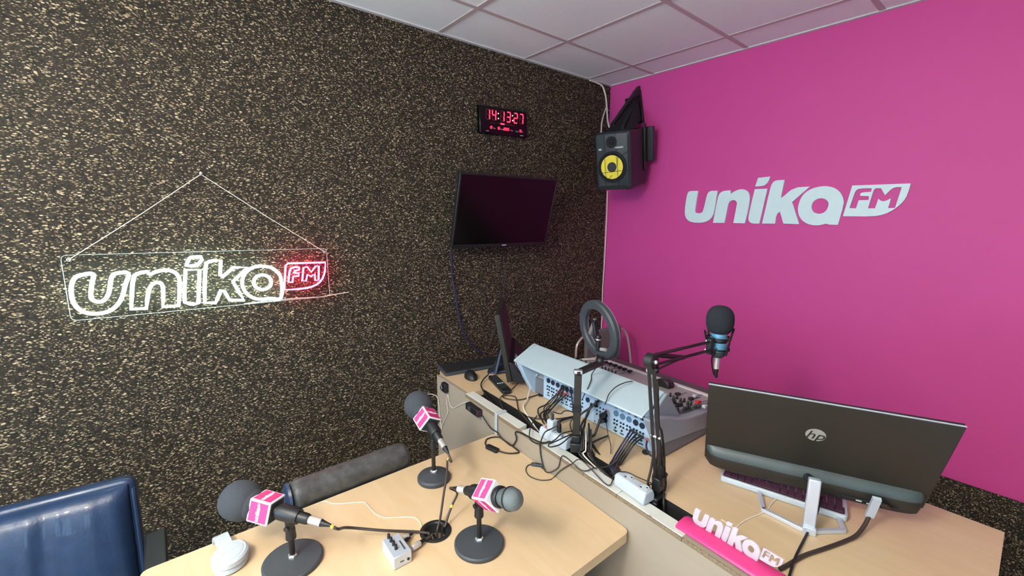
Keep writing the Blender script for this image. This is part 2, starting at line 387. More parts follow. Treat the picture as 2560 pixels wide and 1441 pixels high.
for n_, (i, j) in enumerate(sorted(LEDS)):
    cx, cy = (xs[i] + xs[i + 1]) / 2, (ys[j] + ys[j + 1]) / 2
    t = thing('fill_ceiling_light', ['added square white ceiling light panel nearest the back window', 'added square white ceiling light panel over the far left of the room', 'added square white ceiling light panel in the back left ceiling corner'][n_], 'light', (cx, cy, H), 'added ceiling light panels')
    fr = MB(); w = .57
    for (dx, dy, sx, sy) in ((-w / 2, 0, .02, w), (w / 2, 0, .02, w), (0, -w / 2, w, .02), (0, w / 2, w, .02)): fr.box((cx + dx, cy + dy, H + .008), (sx, sy, .014))
    part('frame', fr, 'window_frame', t); part('diffuser', MB().box((cx, cy, H + .01), (w - .02, w - .02, .006)), 'fill_led_panel', t)

# opal pendant lamp added behind the camera to brighten the ceiling
lp = thing('fill_pendant_lamp', 'added round opal glass pendant lamp that brightens the ceiling, out of view', 'lamp', (-3.45, -1.75, 2.12))
part('canopy', MB().lathe([(.05, 0), (.045, -.02), (.01, -.03)], V((-3.45, -1.75, H)), V((0, 0, 1)), 24), 'window_frame', lp)
part('cord', MB().cyl((-3.45, -1.75, 2.36), (-3.45, -1.75, H - .02), .004, n=8), 'cable_white', lp)
part('globe', MB().ball(V((-3.45, -1.75, 2.24)), .13, n=32, m=20), 'fill_opal_glass', lp, smooth=180)
part('gallery', MB().lathe([(.05, 0), (.05, .02), (.02, .03)], V((-3.45, -1.75, 2.355)), V((0, 0, 1)), 24), 'nickel', lp)
# ------------------------------------------------------------------ the two desks
ZT, ZD = 0.75, H - 1.727
D0 = V((-1.719, -0.37, 0)); E1 = V((-0.0579, -0.99832, 0)); E2 = V((0.99832, -0.0579, 0)); UP = V((0, 0, 1))
def dk(t, s, z=0.0): return D0 + E1 * t + E2 * s + UP * (ZD + z)      # point on the control desk: along its front, in from its front, above its top
def rounded(poly, r, n=4):
    out = []; N = len(poly)
    for i in range(N):
        p, q, w = V(poly[i - 1]).to_2d(), V(poly[i]).to_2d(), V(poly[(i + 1) % N]).to_2d()
        a = q + (p - q).normalized() * r; b = q + (w - q).normalized() * r
        for j in range(n + 1):
            t = j / n; out.append(tuple(a * (1 - t) ** 2 + q * 2 * t * (1 - t) + b * t * t))
    return out
# meeting table (low)
tt = thing('meeting_table', 'low light maple table with rounded corners carrying the three stand microphones', 'table', (-2.3, -1.22, 0))
hole = on(1089, 1330, z=ZT); hx, hy = hole.x, hole.y
pf = lambda y: D0.x + E1.x * ((y - D0.y) / E1.y)
poly = rounded([(-2.835, -1.555), (pf(-1.555) - .002, -1.555), (pf(-.887) - .002, -.887), (-2.835, -.887)], .022)
me = fill2d([poly, [(hx + .036 * math.cos(2 * PI * i / 28), hy + .036 * math.sin(2 * PI * i / 28)) for i in range(28)]], .028)
part('tabletop', MB().mesh(me, V((0, 0, ZT - .014)), V((1, 0, 0)), V((0, 1, 0)), UP), 'maple', tt, bevel=0.003)
gr = MB().lathe([(.0355, -.028), (.0355, .0), (.043, .0005), (.043, .0035), (.040, .005), (.034, .005), (.031, .001), (.031, -.028)], V((hx, hy, ZT)), UP, 32, cap=False)
gm = part('grommet', gr, 'black_plastic', tt)
for x in (-2.68, -1.92): part('leg', MB().box((x, -1.22, (ZT - .028) / 2), (.025, .56, ZT - .028)), 'maple_panel', tt, bevel=0.002)
part('modesty_panel', MB().box((-2.3, -1.12, .5), (.73, .018, .38)), 'maple_panel', tt)

# control desk (raised) with its front panel, cable slot and capping strips
cd = thing('control_desk', 'raised maple control desk with tall front panel and open cable slot', 'desk', (-1.45, -1.3, 0))
T0, T1, SW0, SW1 = 0.285, 1.315, 0.040, 0.096
FR = (-1.80, -2.19)
Lp = lambda t, s: tuple((D0 + E1 * t + E2 * s).to_2d())
poly = [Lp(0, .018), (-1.675, -.325), (-1.148, -.30), (-1.148, -2.212), Lp(1.84, .018), Lp(T1, .018), Lp(T1, SW1), Lp(T0, SW1), Lp(T0, .018)]
me = fill2d([poly], .025)
part('desktop', MB().mesh(me, V((0, 0, ZD - .0125)), V((1, 0, 0)), V((0, 1, 0)), UP), 'maple', cd, bevel=0.0025)
# front panel (one board) and its raw chipboard edge
part('front_panel', MB().hexa([dk(0, 0, -ZD + .02), dk(1.84, 0, -ZD + .02), dk(1.84, .018, -ZD + .02), dk(0, .018, -ZD + .02), dk(0, 0, -.0005), dk(1.84, 0, -.0005), dk(1.84, .018, -.0005), dk(0, .018, -.0005)]), 'maple_panel', cd, bevel=0.0015)
part('raw_edge', MB().hexa([dk(T0, -.0012, -.012), dk(1.84, -.0012, -.012), dk(1.84, .001, -.012), dk(T0, .001, -.012), dk(T0, -.0012, .0), dk(1.84, -.0012, .0), dk(1.84, .001, .0), dk(T0, .001, .0)]), 'particle_board', cd)
strips = [(T0, .668, .004), (.690, 1.005, .002), (1.007, 1.135, .002), (1.137, 1.34, .002)]
for (a, b, z) in strips:
    part('capping_strip', MB().hexa([dk(a, -.001, -.012), dk(b, -.001, -.012), dk(b, SW0, -.012), dk(a, SW0, -.012), dk(a, -.001, z), dk(b, -.001, z), dk(b, SW0, z), dk(a, SW0, z)]).add([], []), 'white_melamine', cd, bevel=0.001)
    part('chipboard_edge', MB().hexa([dk(a, -.0035, -.0115), dk(b, -.0035, -.0115), dk(b, -.0008, -.0115), dk(a, -.0008, -.0115), dk(a, -.0035, z - .002), dk(b, -.0035, z - .002), dk(b, -.0008, z - .002), dk(a, -.0008, z - .002)]), 'particle_board', cd)
tr = MB()
for (s0, s1, za, zb) in ((.018, SW1 - .001, -.16, -.15), (SW1 - .004, SW1 - .0006, -.15, -.0012)):
    tr.hexa([dk(T0 - .005, s0, za), dk(T1, s0, za), dk(T1, s1, za), dk(T0 - .005, s1, za), dk(T0 - .005, s0, zb), dk(T1, s0, zb), dk(T1, s1, zb), dk(T0 - .005, s1, zb)])
for t in (T0 - .005, T1): tr.hexa([dk(t - .004, .018, -.16), dk(t + .004, .018, -.16), dk(t + .004, SW1, -.16), dk(t - .004, SW1, -.16), dk(t - .004, .018, -.026), dk(t + .004, .018, -.026), dk(t + .004, SW1, -.026), dk(t - .004, SW1, -.026)])
part('cable_tray', tr, 'black_matte', cd)
part('side_panel', MB().hexa([V((x, y, z)) for z in (.02, ZD - .025) for (x, y) in ((-1.60, -.362), (-1.20, -.345), (-1.20, -.327), (-1.60, -.345))]), 'maple_panel', cd)
part('side_panel', MB().box((-1.47, -2.15, (ZD - .025) / 2 + .01), (.58, .018, ZD - .045)), 'maple_panel', cd)
# edge chip where the raw board has broken out
ch = on(1624, 1290, x=0) ; ch = onpl(1626, 1294, dk(0, 0, 0), E2)
part('broken_chip', MB().ball(ch - E2 * .0005, 1.0, (.010, .0016, .006), E1, E2, UP, 12, 6), 'particle_board', cd)
# white flat cable duct folded over the front panel
c0 = onpl(1243, 1032, dk(0, 0, 0), E2); tq = (c0 - D0).dot(E1)
dq = MB()
dq.hexa([dk(tq - .008, -.008, ZT - ZD + .001), dk(tq + .008, -.008, ZT - ZD + .001), dk(tq + .008, -.0035, ZT - ZD + .001), dk(tq - .008, -.0035, ZT - ZD + .001), dk(tq - .008, -.008, .008), dk(tq + .008, -.008, .008), dk(tq + .008, -.0035, .008), dk(tq - .008, -.0035, .008)])
dq.hexa([dk(tq - .008, -.008, .0045), dk(tq + .008, -.008, .0045), dk(tq + .008, .042, .0045), dk(tq - .008, .042, .0045), dk(tq - .008, -.008, .009), dk(tq + .008, -.008, .009), dk(tq + .008, .042, .009), dk(tq - .008, .042, .009)])
solo('cable_duct', dq, 'white_plastic', 'white flat cable duct folded over the raised desk front panel', 'cable duct', bevel=0.002)

# ------------------------------------------------------------------ mixing console
M0 = V((-1.52, -1.49, ZD)); MA = V((.043, .9991, 0)).normalized(); MBx = V((.9991, -.043, 0)).normalized()
def mx(d, l, h): return M0 + MBx * d + MA * l + UP * h
LM = 0.695
mc = thing('mixing_console', 'long grey blue broadcast mixing console seen from its jack side', 'mixer', tuple(mx(.2, .35, 0)))
def slab(prof, l0, l1):       # closed profile in (d,h) swept along the console
    return MB().prism(prof, mx(0, l0, 0), MBx, UP, MA * (l1 - l0))
part('base_box', slab([(.004, .006), (.43, .006), (.43, .03), (.004, .075)], .004, LM - .004), 'mixer_base', mc, bevel=0.003)
part('body', slab([(.012, .006), (.40, .03), (.41, .082), (.11, .120), (.04, .20), (.012, .19)], .045, LM - .03), 'mixer_top', mc, bevel=0.002)
# roof-like cover that overhangs the jack panel
RF = [(-.086, .158), (.018, .210), (.030, .213), (.044, .205), (.112, .119), (.104, .117), (.028, .200), (-.084, .150)]
part('cover', slab(RF, .034, LM - .012), 'mixer_blue', mc, bevel=0.003)
part('cover_lip', slab([(q[0] * 1.0 - .002, q[1] + .003) for q in RF], LM - .012, LM + .002), 'mixer_blue', mc, bevel=0.003)
# moulded end of the cover (right) and the two cheeks
part('cover_end', slab([(-.055, .150), (.024, .212), (.034, .211), (.112, .118), (.09, .098), (.03, .090), (-.02, .105)], .022, .034), 'mixer_side', mc, bevel=0.006, seg=3)
CH = [(0, .055), (.033, .052), (.43, .012), (.47, .02), (.475, .05), (.455, .075), (.25, .096), (.16, .103), (.10, .112), (.04, .132), (-.02, .150), (-.084, .157), (-.06, .11), (-.015, .03)]
part('side_cheek', slab(CH, 0, .034), 'mixer_side', mc, bevel=0.005, seg=3)
part('side_cheek', slab([(.0, .0), (.43, .0), (.47, .02), (.475, .05), (.455, .075), (.16, .103), (.112, .118), (.03, .20), (-.083, .150), (-.05, .08)], LM - .04, LM - .012), 'mixer_panel', mc, bevel=0.004)
# rear jack panel
PN = -MBx
part('jack_panel', slab([(0, .004), (.010, .004), (.010, .155), (0, .155)], .034, LM - .10), 'mixer_panel', mc)
jp = lambda l, h: mx(-.0004, l, h)
def pjack(u, v):
    q = onpl(u, v, mx(0, 0, 0), MBx) - M0; return q.dot(MA), q.z
def disc(l, h, r, mat, name, dpt=.003, n=20):
    m_ = MB().lathe([(r, 0), (r, dpt), (r * .86, dpt), (r * .82, dpt * .35), (r * .3, dpt * .35)], jp(l, h), PN, n); return part(name, m_, mat, mc)
def jackcol(l, h, xlr='jack_black'):
    disc(l, h, .0105, xlr, 'xlr_socket')
    disc(l, h + .030, .0105, xlr, 'xlr_socket')
    for (dl, dh) in ((-.006, -.026), (.006, -.026), (-.006, -.040), (.006, -.040)): disc(l + dl, h + dh, .0036, 'jack_black', 'jack_socket', .003, 12)
    disc(l, h - .054, .0036, 'jack_black', 'jack_socket', .003, 12)
    part('print_bar', MB().box(jp(l, h - .066) + PN * .0004, (.016, .0045, .0006), MA, UP, PN), 'jack_black', mc)
for (u, v) in ((1541, 1034), (1557, 1042), (1573, 1049), (1590, 1057), (1606, 1065)):
    l, h = pjack(u, v); jackcol(l, h, 'jack_blue' if u < 1580 else 'jack_black')
for (u, v) in ((1372, 952), (1383, 957.5), (1395, 963), (1407, 969), (1418, 974), (1429, 979)):
    l, h = pjack(u, v); jackcol(l, h)
for (u, v) in ((1515, 1038), (1514, 1051), (1470, 1000), (1490, 1012)):
    l, h = pjack(u, v); disc(l, h, .0095, 'jack_black', 'xlr_socket')
for l in (.26, .275, .29, .245, .365, .38):
    for h in (.075, .06, .045): disc(l, h, .0032, 'jack_black', 'jack_socket', .003, 12)
for (l, h) in ((.20, .012), (.30, .012), (.42, .012), (.52, .012), (.10, .012)): disc(l, h, .0025, 'jack_black', 'screw', .001, 8)
# power inlet recess at the left end
part('recess_wall', slab([(.03, .0), (.034, .0), (.034, .16), (.03, .16)], LM - .10, LM - .04), 'mixer_panel', mc)
for (u, v) in ((1348, 938), (1344, 951)):
    q = onpl(u, v, mx(.03, 0, 0), MBx); part('power_socket', MB().box(q - MBx * .004, (.026, .012, .008), MA, UP), 'jack_black', mc, bevel=0.001)
q = onpl(1327, 937, mx(.03, 0, 0), MBx); part('warning_plate', MB().lathe([(.017, 0), (.017, .001)], q - MBx * .001, PN, 24), 'mixer_blue', mc)
for (u, v) in ((1614, 1134), (1352, 990)):
    part('rubber_foot', MB().lathe([(.011, 0), (.012, .003), (.011, .007)], on(u, v, z=ZD) + UP * .0005, UP, 20), 'black_matte', mc)
# control surface: knobs, faders, slots
SP0 = mx(.11, 0, .120); SPt = (mx(.41, 0, .082) - SP0).normalized(); SN = MA.cross(SPt).normalized()
if SN.z < 0: SN = -SN
def psurf(u, v, up=0.0): return onpl(u, v, SP0 + SN * up, SN)
def knob(u, v, r=.0058, mat='knob_black'):
    q = psurf(u, v)
    part('knob', MB().lathe([(r, .0), (r, .003), (r * .72, .0045), (r * .62, .014), (r * .5, .015)], q, SN, 14), mat, mc)
def fader(u, v, mat='knob_black', slot=None):
    q = psurf(u, v, .006)
    part('fader_cap', MB().box(q + SN * .004, (.013, .022, .010), MA, SPt, SN).box(q - SN * .003, (.003, .008, .006), MA, SPt, SN), mat, mc, bevel=0.003)
    if slot != 0:
        b = psurf(u, v); part('fader_slot', MB().box(b + SN * .0008 + SPt * (slot or 0.03), (.0022, .075, .0008), MA, SPt, SN), 'jack_black', mc)
for (u, v) in ((1514, 908), (1525, 912), (1537, 916), (1549, 921), (1561, 925.5), (1574, 930.5)): fader(u, v, slot=-.03)
fader(1694, 988); fader(1727, 1000); fader(1745, 1008, 'red_plastic'); fader(1738, 992, 'white_plastic'); fader(1762, 1019, 'white_plastic', 0)
for (u, v) in ((1675, 992), (1683, 1000), (1692, 998), (1681, 1009), (1687, 1010), (1701, 1005), (1710, 1006), (1692, 1018), (1698, 1017), (1704, 1016), (1719, 1013), (1727, 1014), (1694, 1030), (1710, 1027), (1717, 1025), (1723, 1024), (1738, 1021), (1747, 1021),
               (1505, 922), (1513, 925), (1521, 929), (1529, 933), (1538, 937)): knob(u, v)
for (u, v) in ((1440, 901), (1452, 905.5), (1464, 910), (1476, 914)): knob(u, v, .0055)
part('front_trim', slab([(.402, .080), (.424, .078), (.424, .086), (.402, .088)], .03, LM - .03), 'edge_metal', mc, bevel=0.001)
part('armrest', slab([(.424, .035), (.50, .035), (.515, .055), (.50, .075), (.46, .083), (.424, .083)], .02, LM - .02), 'mixer_arm', mc, bevel=0.008, seg=3)
part('tape_label', MB().box(psurf(1513, 918) + SN * .001, (.05, .012, .001), MA, SPt, SN), 'white_plastic', mc)
# black palm-sized puck with a short strap lying on the console
q = psurf(1660, 967); pk = thing('black_pouch', 'small black faceted puck lying on the mixing console faders', 'pouch', tuple(q))
pf_ = [(-.03, .0), (-.034, .012), (-.026, .026), (-.008, .033), (.012, .033), (.03, .024), (.036, .010), (.032, .0)]
part('body', MB().prism(pf_, q - SPt * .02, MA, SN, SPt * .045), 'black_plastic', pk, bevel=0.005)
part('strap', MB().tube(catmull([q - SPt * .02 + MA * .012 + SN * .006, q - SPt * .035 + MA * .014 + SN * .004, q - SPt * .045 + MA * .016 + SN * .003], 4), .0022, 6), 'grey_fabric', pk)
q = psurf(1487, 898); bx = MB().box(q + SN * .004 + SPt * .0, (.10, .03, .007), MA, SPt, SN)
pen = thing('marker_pen', 'pale pen with orange tip lying on the console', 'pen', tuple(q))
pa = psurf(1452, 900, .006); pb = psurf(1495, 898, .006); pd = (pb - pa).normalized()
part('barrel', MB().cyl(pa, pb - pd * .02, .006, n=12), 'white_melamine', pen); part('tip', MB().cyl(pb - pd * .02, pb, .0062, .004, n=12), 'red_plastic', pen)
# ------------------------------------------------------------------ lettering of the station logo (metres on the wall)
LOGO = {
'u': [[(0.0453,0.1971),(0.1014,0.1956),(0.091,0.0764),(0.0936,0.0604),(0.1089,0.054),(0.134,0.0559),(0.1461,0.0698),(0.1608,0.1662),(0.1719,0.1874),(0.1874,0.193),(0.227,0.192),(0.2173,0.0633),(0.2047,0.0261),(0.1776,0.0039),(0.1391,-0.0061),(0.0853,-0.0058),(0.05,0.0054),(0.0271,0.0312),(0.0198,0.0703),(0.025,0.1479),(0.0296,0.1766),(0.0368,0.1911)]] ,
'n': [[(0.2149,-0.0049),(0.2319,0.1488),(0.2391,0.1728),(0.2534,0.1856),(0.2712,0.1903),(0.3076,0.1913),(0.3072,0.1694),(0.3283,0.1846),(0.3563,0.1952),(0.3792,0.1954),(0.4027,0.1847),(0.4175,0.164),(0.4215,0.1323),(0.4185,0.0745),(0.406,-0.0046),(0.3393,-0.004),(0.3501,0.1044),(0.3499,0.1192),(0.3389,0.1312),(0.3211,0.1334),(0.3069,0.126),(0.2983,0.1082),(0.2925,0.051),(0.2858,-0.0037)]] ,
'i': [[(0.4434,0.1928),(0.5108,0.1928),(0.4865,-0.0043),(0.4482,-0.005),(0.4306,0.0046),(0.4222,0.022),(0.4286,0.086)],[(0.4554,0.2554),(0.5195,0.2592),(0.514,0.2358),(0.5027,0.217),(0.4877,0.2083),(0.4437,0.2069)]] ,
'k': [[(0.5011,-0.0041),(0.5256,0.1966),(0.5313,0.2184),(0.5427,0.2332),(0.5601,0.2371),(0.5937,0.2363),(0.5848,0.1406),(0.5912,0.1409),(0.6435,0.193),(0.719,0.1949),(0.6427,0.1153),(0.689,-0.0039),(0.6115,-0.0021),(0.5873,0.0641),(0.571,0.048),(0.5699,-0.0034)]] ,
'a': [[(0.7705,0.1946),(0.8058,0.1919),(0.8373,0.178),(0.8612,0.1521),(0.8741,0.1219),(0.8764,0.0969),(0.8635,-0.0041),(0.8247,-0.0039),(0.8109,0.0015),(0.7917,-0.0056),(0.7651,-0.0098),(0.7324,-0.0041),(0.7024,0.0141),(0.683,0.0408),(0.6745,0.073),(0.6746,0.0998),(0.6827,0.1369),(0.7008,0.1653),(0.731,0.185)],[(0.777,0.1328),(0.7976,0.1262),(0.811,0.1106),(0.8124,0.0901),(0.8052,0.0671),(0.7898,0.0542),(0.7723,0.0511),(0.7512,0.0579),(0.7389,0.0752),(0.7367,0.0963),(0.7427,0.1171),(0.7595,0.1297)]] ,
'badge': [[(0.9013,0.1914),(1.1199,0.1905),(1.1174,0.1617),(1.11,0.121),(1.0953,0.096),(1.0731,0.0707),(1.0425,0.0495),(0.9983,0.0388),(0.8794,0.0397)],[(0.9022,0.0806),(0.9133,0.1455),(0.9189,0.1673),(0.932,0.1755),(0.9801,0.1749),(0.979,0.1578),(0.9441,0.1561),(0.9388,0.1505),(0.938,0.1399),(0.9736,0.1369),(0.9737,0.1186),(0.9352,0.1185),(0.9288,0.0789)],[(0.9763,0.079),(0.9836,0.1337),(0.9891,0.1693),(0.9961,0.1747),(1.0152,0.1729),(1.034,0.1393),(1.0544,0.1689),(1.068,0.1762),(1.0902,0.1752),(1.0775,0.08),(1.0521,0.0788),(1.0577,0.1246),(1.0354,0.1111),(1.0201,0.1138),(1.0107,0.1235),(1.0034,0.0783)]] ,
}
LW = 1.12
def logo_piece(key, scale, depth):
    return fill2d([[(x * scale, y * scale) for (x, y) in chaikin(P)] for P in LOGO[key]], depth)
# wall logo on the pink wall
wl = thing('wall_logo', 'large white cut-out unika FM lettering fixed on the pink wall', 'logo', (0, -1.2, H - .98))
OY = V((-.005, -.64, H - .98)); XR = V((0, -1, 0))
for key in ('u', 'n', 'i', 'k', 'a', 'badge'):
    part('letter' if key != 'badge' else 'badge', MB().mesh(logo_piece(key, 1.0, .010), OY, XR, UP, V((-1, 0, 0))), 'logo_white', wl, smooth=0, label={'badge': 'white swoosh plate with FM cut out of it'}.get(key))
# ------------------------------------------------------------------ neon sign on the cork wall
NEON = {
'u': [[(-2.9087,1.3945),(-2.9366,1.3944),(-2.9554,1.3855),(-2.9667,1.3615),(-2.971,1.3323),(-2.9693,1.3),(-2.9585,1.2732),(-2.939,1.2565),(-2.9129,1.2505),(-2.8816,1.2557),(-2.8566,1.2765),(-2.8391,1.3083),(-2.828,1.3458),(-2.8143,1.3903),(-2.8459,1.3927),(-2.859,1.3843),(-2.8669,1.359),(-2.8739,1.3265),(-2.8849,1.304),(-2.898,1.2936),(-2.9114,1.2953),(-2.9219,1.3059),(-2.9219,1.327),(-2.916,1.359)]] ,
'n': [[(-2.8206,1.2548),(-2.8111,1.3247),(-2.8046,1.3629),(-2.7972,1.3816),(-2.7817,1.3901),(-2.7611,1.3924),(-2.753,1.3805),(-2.7389,1.3892),(-2.7134,1.3948),(-2.6902,1.392),(-2.6737,1.3791),(-2.6659,1.3556),(-2.6693,1.3201),(-2.6794,1.2489),(-2.7275,1.2525),(-2.7225,1.2951),(-2.7198,1.3302),(-2.7243,1.3432),(-2.7371,1.3494),(-2.7511,1.3432),(-2.7624,1.3245),(-2.7704,1.2906),(-2.7773,1.2525)]] ,
'i': [[(-2.6443,1.3907),(-2.5991,1.3873),(-2.6158,1.2514),(-2.637,1.2498),(-2.6586,1.2619),(-2.6582,1.2879)],[(-2.6407,1.4073),(-2.6302,1.4321),(-2.6213,1.4393),(-2.5889,1.439),(-2.5883,1.4271),(-2.6012,1.4098),(-2.6163,1.4041)]] ,
'k': [[(-2.5945,1.2514),(-2.5866,1.3381),(-2.5797,1.3901),(-2.5734,1.4132),(-2.5598,1.4212),(-2.5249,1.4207),(-2.5324,1.36),(-2.5265,1.3514),(-2.4827,1.3885),(-2.4317,1.386),(-2.49,1.3293),(-2.4749,1.2893),(-2.4574,1.2457),(-2.5081,1.2517),(-2.5247,1.2946),(-2.5358,1.2957),(-2.5496,1.2648),(-2.5579,1.2469)]] ,
'a': [[(-2.3762,1.3866),(-2.3445,1.3787),(-2.3208,1.357),(-2.3077,1.3242),(-2.3139,1.2402),(-2.3599,1.2427),(-2.3949,1.2422),(-2.4234,1.2529),(-2.4455,1.2751),(-2.4571,1.3069),(-2.4546,1.3371),(-2.4406,1.3635),(-2.4178,1.3811),(-2.3932,1.3878)],[(-2.3479,1.3134),(-2.3537,1.2976),(-2.367,1.287),(-2.3842,1.2844),(-2.4004,1.2904),(-2.4115,1.3033),(-2.4146,1.3196),(-2.409,1.335),(-2.396,1.3456),(-2.3792,1.3486),(-2.3627,1.3429),(-2.3513,1.33)]] ,
'badge': [[(-2.2852,1.3833),(-2.2741,1.3924),(-2.1142,1.387),(-2.1189,1.3384),(-2.137,1.3001),(-2.1699,1.2787),(-2.2152,1.2711),(-2.2984,1.2737)]] ,
'F': [[(-2.2786,1.307),(-2.2714,1.3561),(-2.2625,1.3701),(-2.2462,1.3748),(-2.2302,1.3719),(-2.2299,1.3601),(-2.2502,1.3557),(-2.256,1.3491),(-2.2321,1.3443),(-2.234,1.3326),(-2.2572,1.3316),(-2.2617,1.3054)]] ,
'M': [[(-2.221,1.3077),(-2.2113,1.3694),(-2.1946,1.3712),(-2.1796,1.3461),(-2.1582,1.3717),(-2.144,1.3719),(-2.15,1.3043),(-2.1653,1.3057),(-2.1645,1.3359),(-2.181,1.3252),(-2.197,1.3355),(-2.2045,1.3062)]] ,
}
ns = thing('neon_sign', 'lit unika FM neon sign on clear acrylic hanging on the cork wall', 'neon sign', (-2.54, -.035, 1.22))
NY = -.035
SG = [(-2.984, 1.232), (-2.100, 1.221), (-2.102, 1.452), (-2.984, 1.465)]
bd = rounded(SG, .018, 4)
part('acrylic_board', MB().mesh(fill2d([bd], .004), V((0, NY + .008, 0)), V((1, 0, 0)), UP, V((0, -1, 0))), 'acrylic_clear', ns, smooth=0)
part('board_rim', MB().tube([V((x, NY + .008, z)) for (x, z) in bd], .0011, 6, closed=True), 'acrylic_edge', ns)
for key, P in NEON.items():
    for Q in P:
        pts = catmull([V((x, NY - .004, z)) for (x, z) in Q], 4, closed=True) if key in ('u', 'a') else [V((x, NY - .004, z)) for (x, z) in chaikin([q for q in Q], 35)]
        part('neon_tube', MB().tube(pts, .0064 if key not in ('badge', 'F', 'M') else .0042, 8, closed=True), 'neon_white' if key not in ('badge', 'F', 'M') else 'neon_pink', ns)
hk = V((on(502, 436, y=-.02).x, -.02, on(502, 436, y=-.02).z)); el, er = V((-2.965, NY, 1.449)), V((-2.114, NY, 1.437))
for e_ in (el, er):
    part('hanging_cord', MB().tube([hk, hk.lerp(e_, .5) - UP * .004, e_], .0016, 6), 'cable_white', ns)
    part('eyelet', MB().lathe([(.006, 0), (.006, .004), (.003, .004), (.003, 0)], e_ + V((0, .004, 0)), V((0, -1, 0)), 16), 'nickel', ns)
part('hook', MB().cyl(V((hk.x, 0, hk.z)), V((hk.x, -.03, hk.z)), .003, n=10).ball(V((hk.x, -.03, hk.z + .004)), .006), 'nickel', ns)
part('supply_wire', MB().tube(catmull([on(u, v, y=-.02) for (u, v) in ((610, 760), (680, 752), (745, 746), (800, 743), (840, 736), (872, 731))], 5), .002, 6), 'cable_white', ns)

# ------------------------------------------------------------------ digital wall clock
def px_frame(TL, TR, BL, yoff):
    a, b, c = on(*TL, y=yoff), on(*TR, y=yoff), on(*BL, y=yoff); return a, (b - a), (c - a)
ck = thing('wall_clock', 'black digital wall clock with red digits above the television', 'clock', (-1.024, -.015, 2.09))
CW, CHh = .362, .155; CO = V((-1.030, -.03, 2.168)); CX = V((.998, -.0, .03)).normalized(); CY = V((-.03, 0, .9995)).normalized(); CN = V((0, -1, 0))
part('case', MB().box(CO + V((0, .014, 0)), (CW, CHh, .03), CX, CY, CN), 'screen_black', ck, bevel=0.004)
def cpt(x, y, o=.0022): return CO + CX * x + CY * y + CN * o
SEGS = {'0': 'abcdef', '1': 'bc', '2': 'abged', '3': 'abgcd', '4': 'fgbc', '5': 'afgcd', '6': 'afgedc', '7': 'abc', '8': 'abcdefg', '9': 'abfgcd'}
def seg7(ch, x, y, w, h, th, name):
    onm, off = MB(), MB()
    pos = {'a': (0, h / 2, 1), 'd': (0, -h / 2, 1), 'g': (0, 0, 1), 'f': (-w / 2, h / 4, 0), 'b': (w / 2, h / 4, 0), 'e': (-w / 2, -h / 4, 0), 'c': (w / 2, -h / 4, 0)}
    for k_, (dx, dy, hor) in pos.items():
        L_ = (w - th * .6) if hor else (h / 2 - th * .6)
        (onm if k_ in SEGS[ch] else off).box(cpt(x + dx + dy * .08, y + dy), (L_ if hor else th, th if hor else L_, .0012), CX, CY, CN)
    part(name, onm, 'led_red', ck, smooth=0)
    if off.v: part('unlit_segments', off, 'led_dim', ck, smooth=0)
for ch_, x in zip('141327', (-.112, -.066, -.004, .044, .100, .146)):
    seg7(ch_, x - .012, .030, .026, .056, .0062, 'digit')
for x in (-.047, .063): 
    for y in (.042, .014): part('colon_dot', MB().lathe([(.0035, 0), (.0035, .001)], cpt(x, y), CN, 12), 'led_colon', ck)
for txt, x in (('12', -.104), ('12', -.048), ('2025', .013), ('13', .122)):
    for i_, c_ in enumerate(txt): seg7(c_, x + (i_ - (len(txt) - 1) / 2) * .0115, -.041, .007, .014, .0022, 'small_digit')
for txt, x, y, sz in (('Day', -.079, -.044, .012), ('Month', -.023, -.045, .011), ('Year', .055, -.045, .011), ('Temp', .096, -.046, .011), ('C', .142, -.046, .011)):
    part('printed_word', MB().mesh(text2d(txt, sz), cpt(x, y), CX, CY, CN), 'text_grey', ck, smooth=0)
part('lit_weekday', MB().box(cpt(-.016, -.014), (.030, .008, .001), CX, CY, CN), 'led_red', ck)
for x in (-.10, -.08, -.042, .012, .03, .05, .068): part('weekday_mark', MB().box(cpt(x, -.014), (.010, .006, .0006), CX, CY, CN), 'led_dim', ck)
part('maker_mark', MB().box(cpt(-.13, -.063), (.02, .003, .0006), CX, CY, CN).box(cpt(.135, -.068), (.024, .004, .0006), CX, CY, CN), 'text_grey', ck)

# ------------------------------------------------------------------ television on a tilting bracket
TC = V((-1.129, -.237, H - .730)); ty, tt_ = -.060, .2703; TW, TH = .68, .417
TXr = V((math.cos(ty), math.sin(ty), 0)); Tn0 = V((math.sin(ty), -math.cos(ty), 0)); TU = UP * math.cos(tt_) + Tn0 * math.sin(tt_); TN = TXr.cross(TU).normalized()
if TN.y > 0: TN = -TN
tv = thing('television', 'black flat television tilted down on the cork wall, screen off', 'television', (TC.x, TC.y, TC.z - TH))
cc = TC - TU * (TH / 2)
part('housing', MB().box(cc - TN * .014, (TW, TH, .028), TXr, TU, TN), 'black_plastic', tv, bevel=0.004)
part('screen', MB().box(cc + TN * .0008 + TU * .006, (TW - .022, TH - .03, .002), TXr, TU, TN), 'screen_black', tv)
bz = MB()
for (dx, dy, sx, sy) in ((0, TH / 2 - .004, TW, .008), (0, -TH / 2 + .010, TW, .020), (-TW / 2 + .005, 0, .010, TH), (TW / 2 - .005, 0, .010, TH)): bz.box(cc + TXr * dx + TU * dy + TN * .0012, (sx, sy, .004), TXr, TU, TN)
part('bezel', bz, 'black_plastic', tv, bevel=0.0015)
part('maker_badge', MB().box(cc - TU * (TH / 2 - .010) + TXr * .012 + TN * .0038, (.030, .007, .001), TXr, TU, TN), 'text_grey', tv)
part('back_box', MB().box(cc - TN * .045 - TU * .04, (.42, .26, .04), TXr, TU, TN), 'black_matte', tv, bevel=0.008)
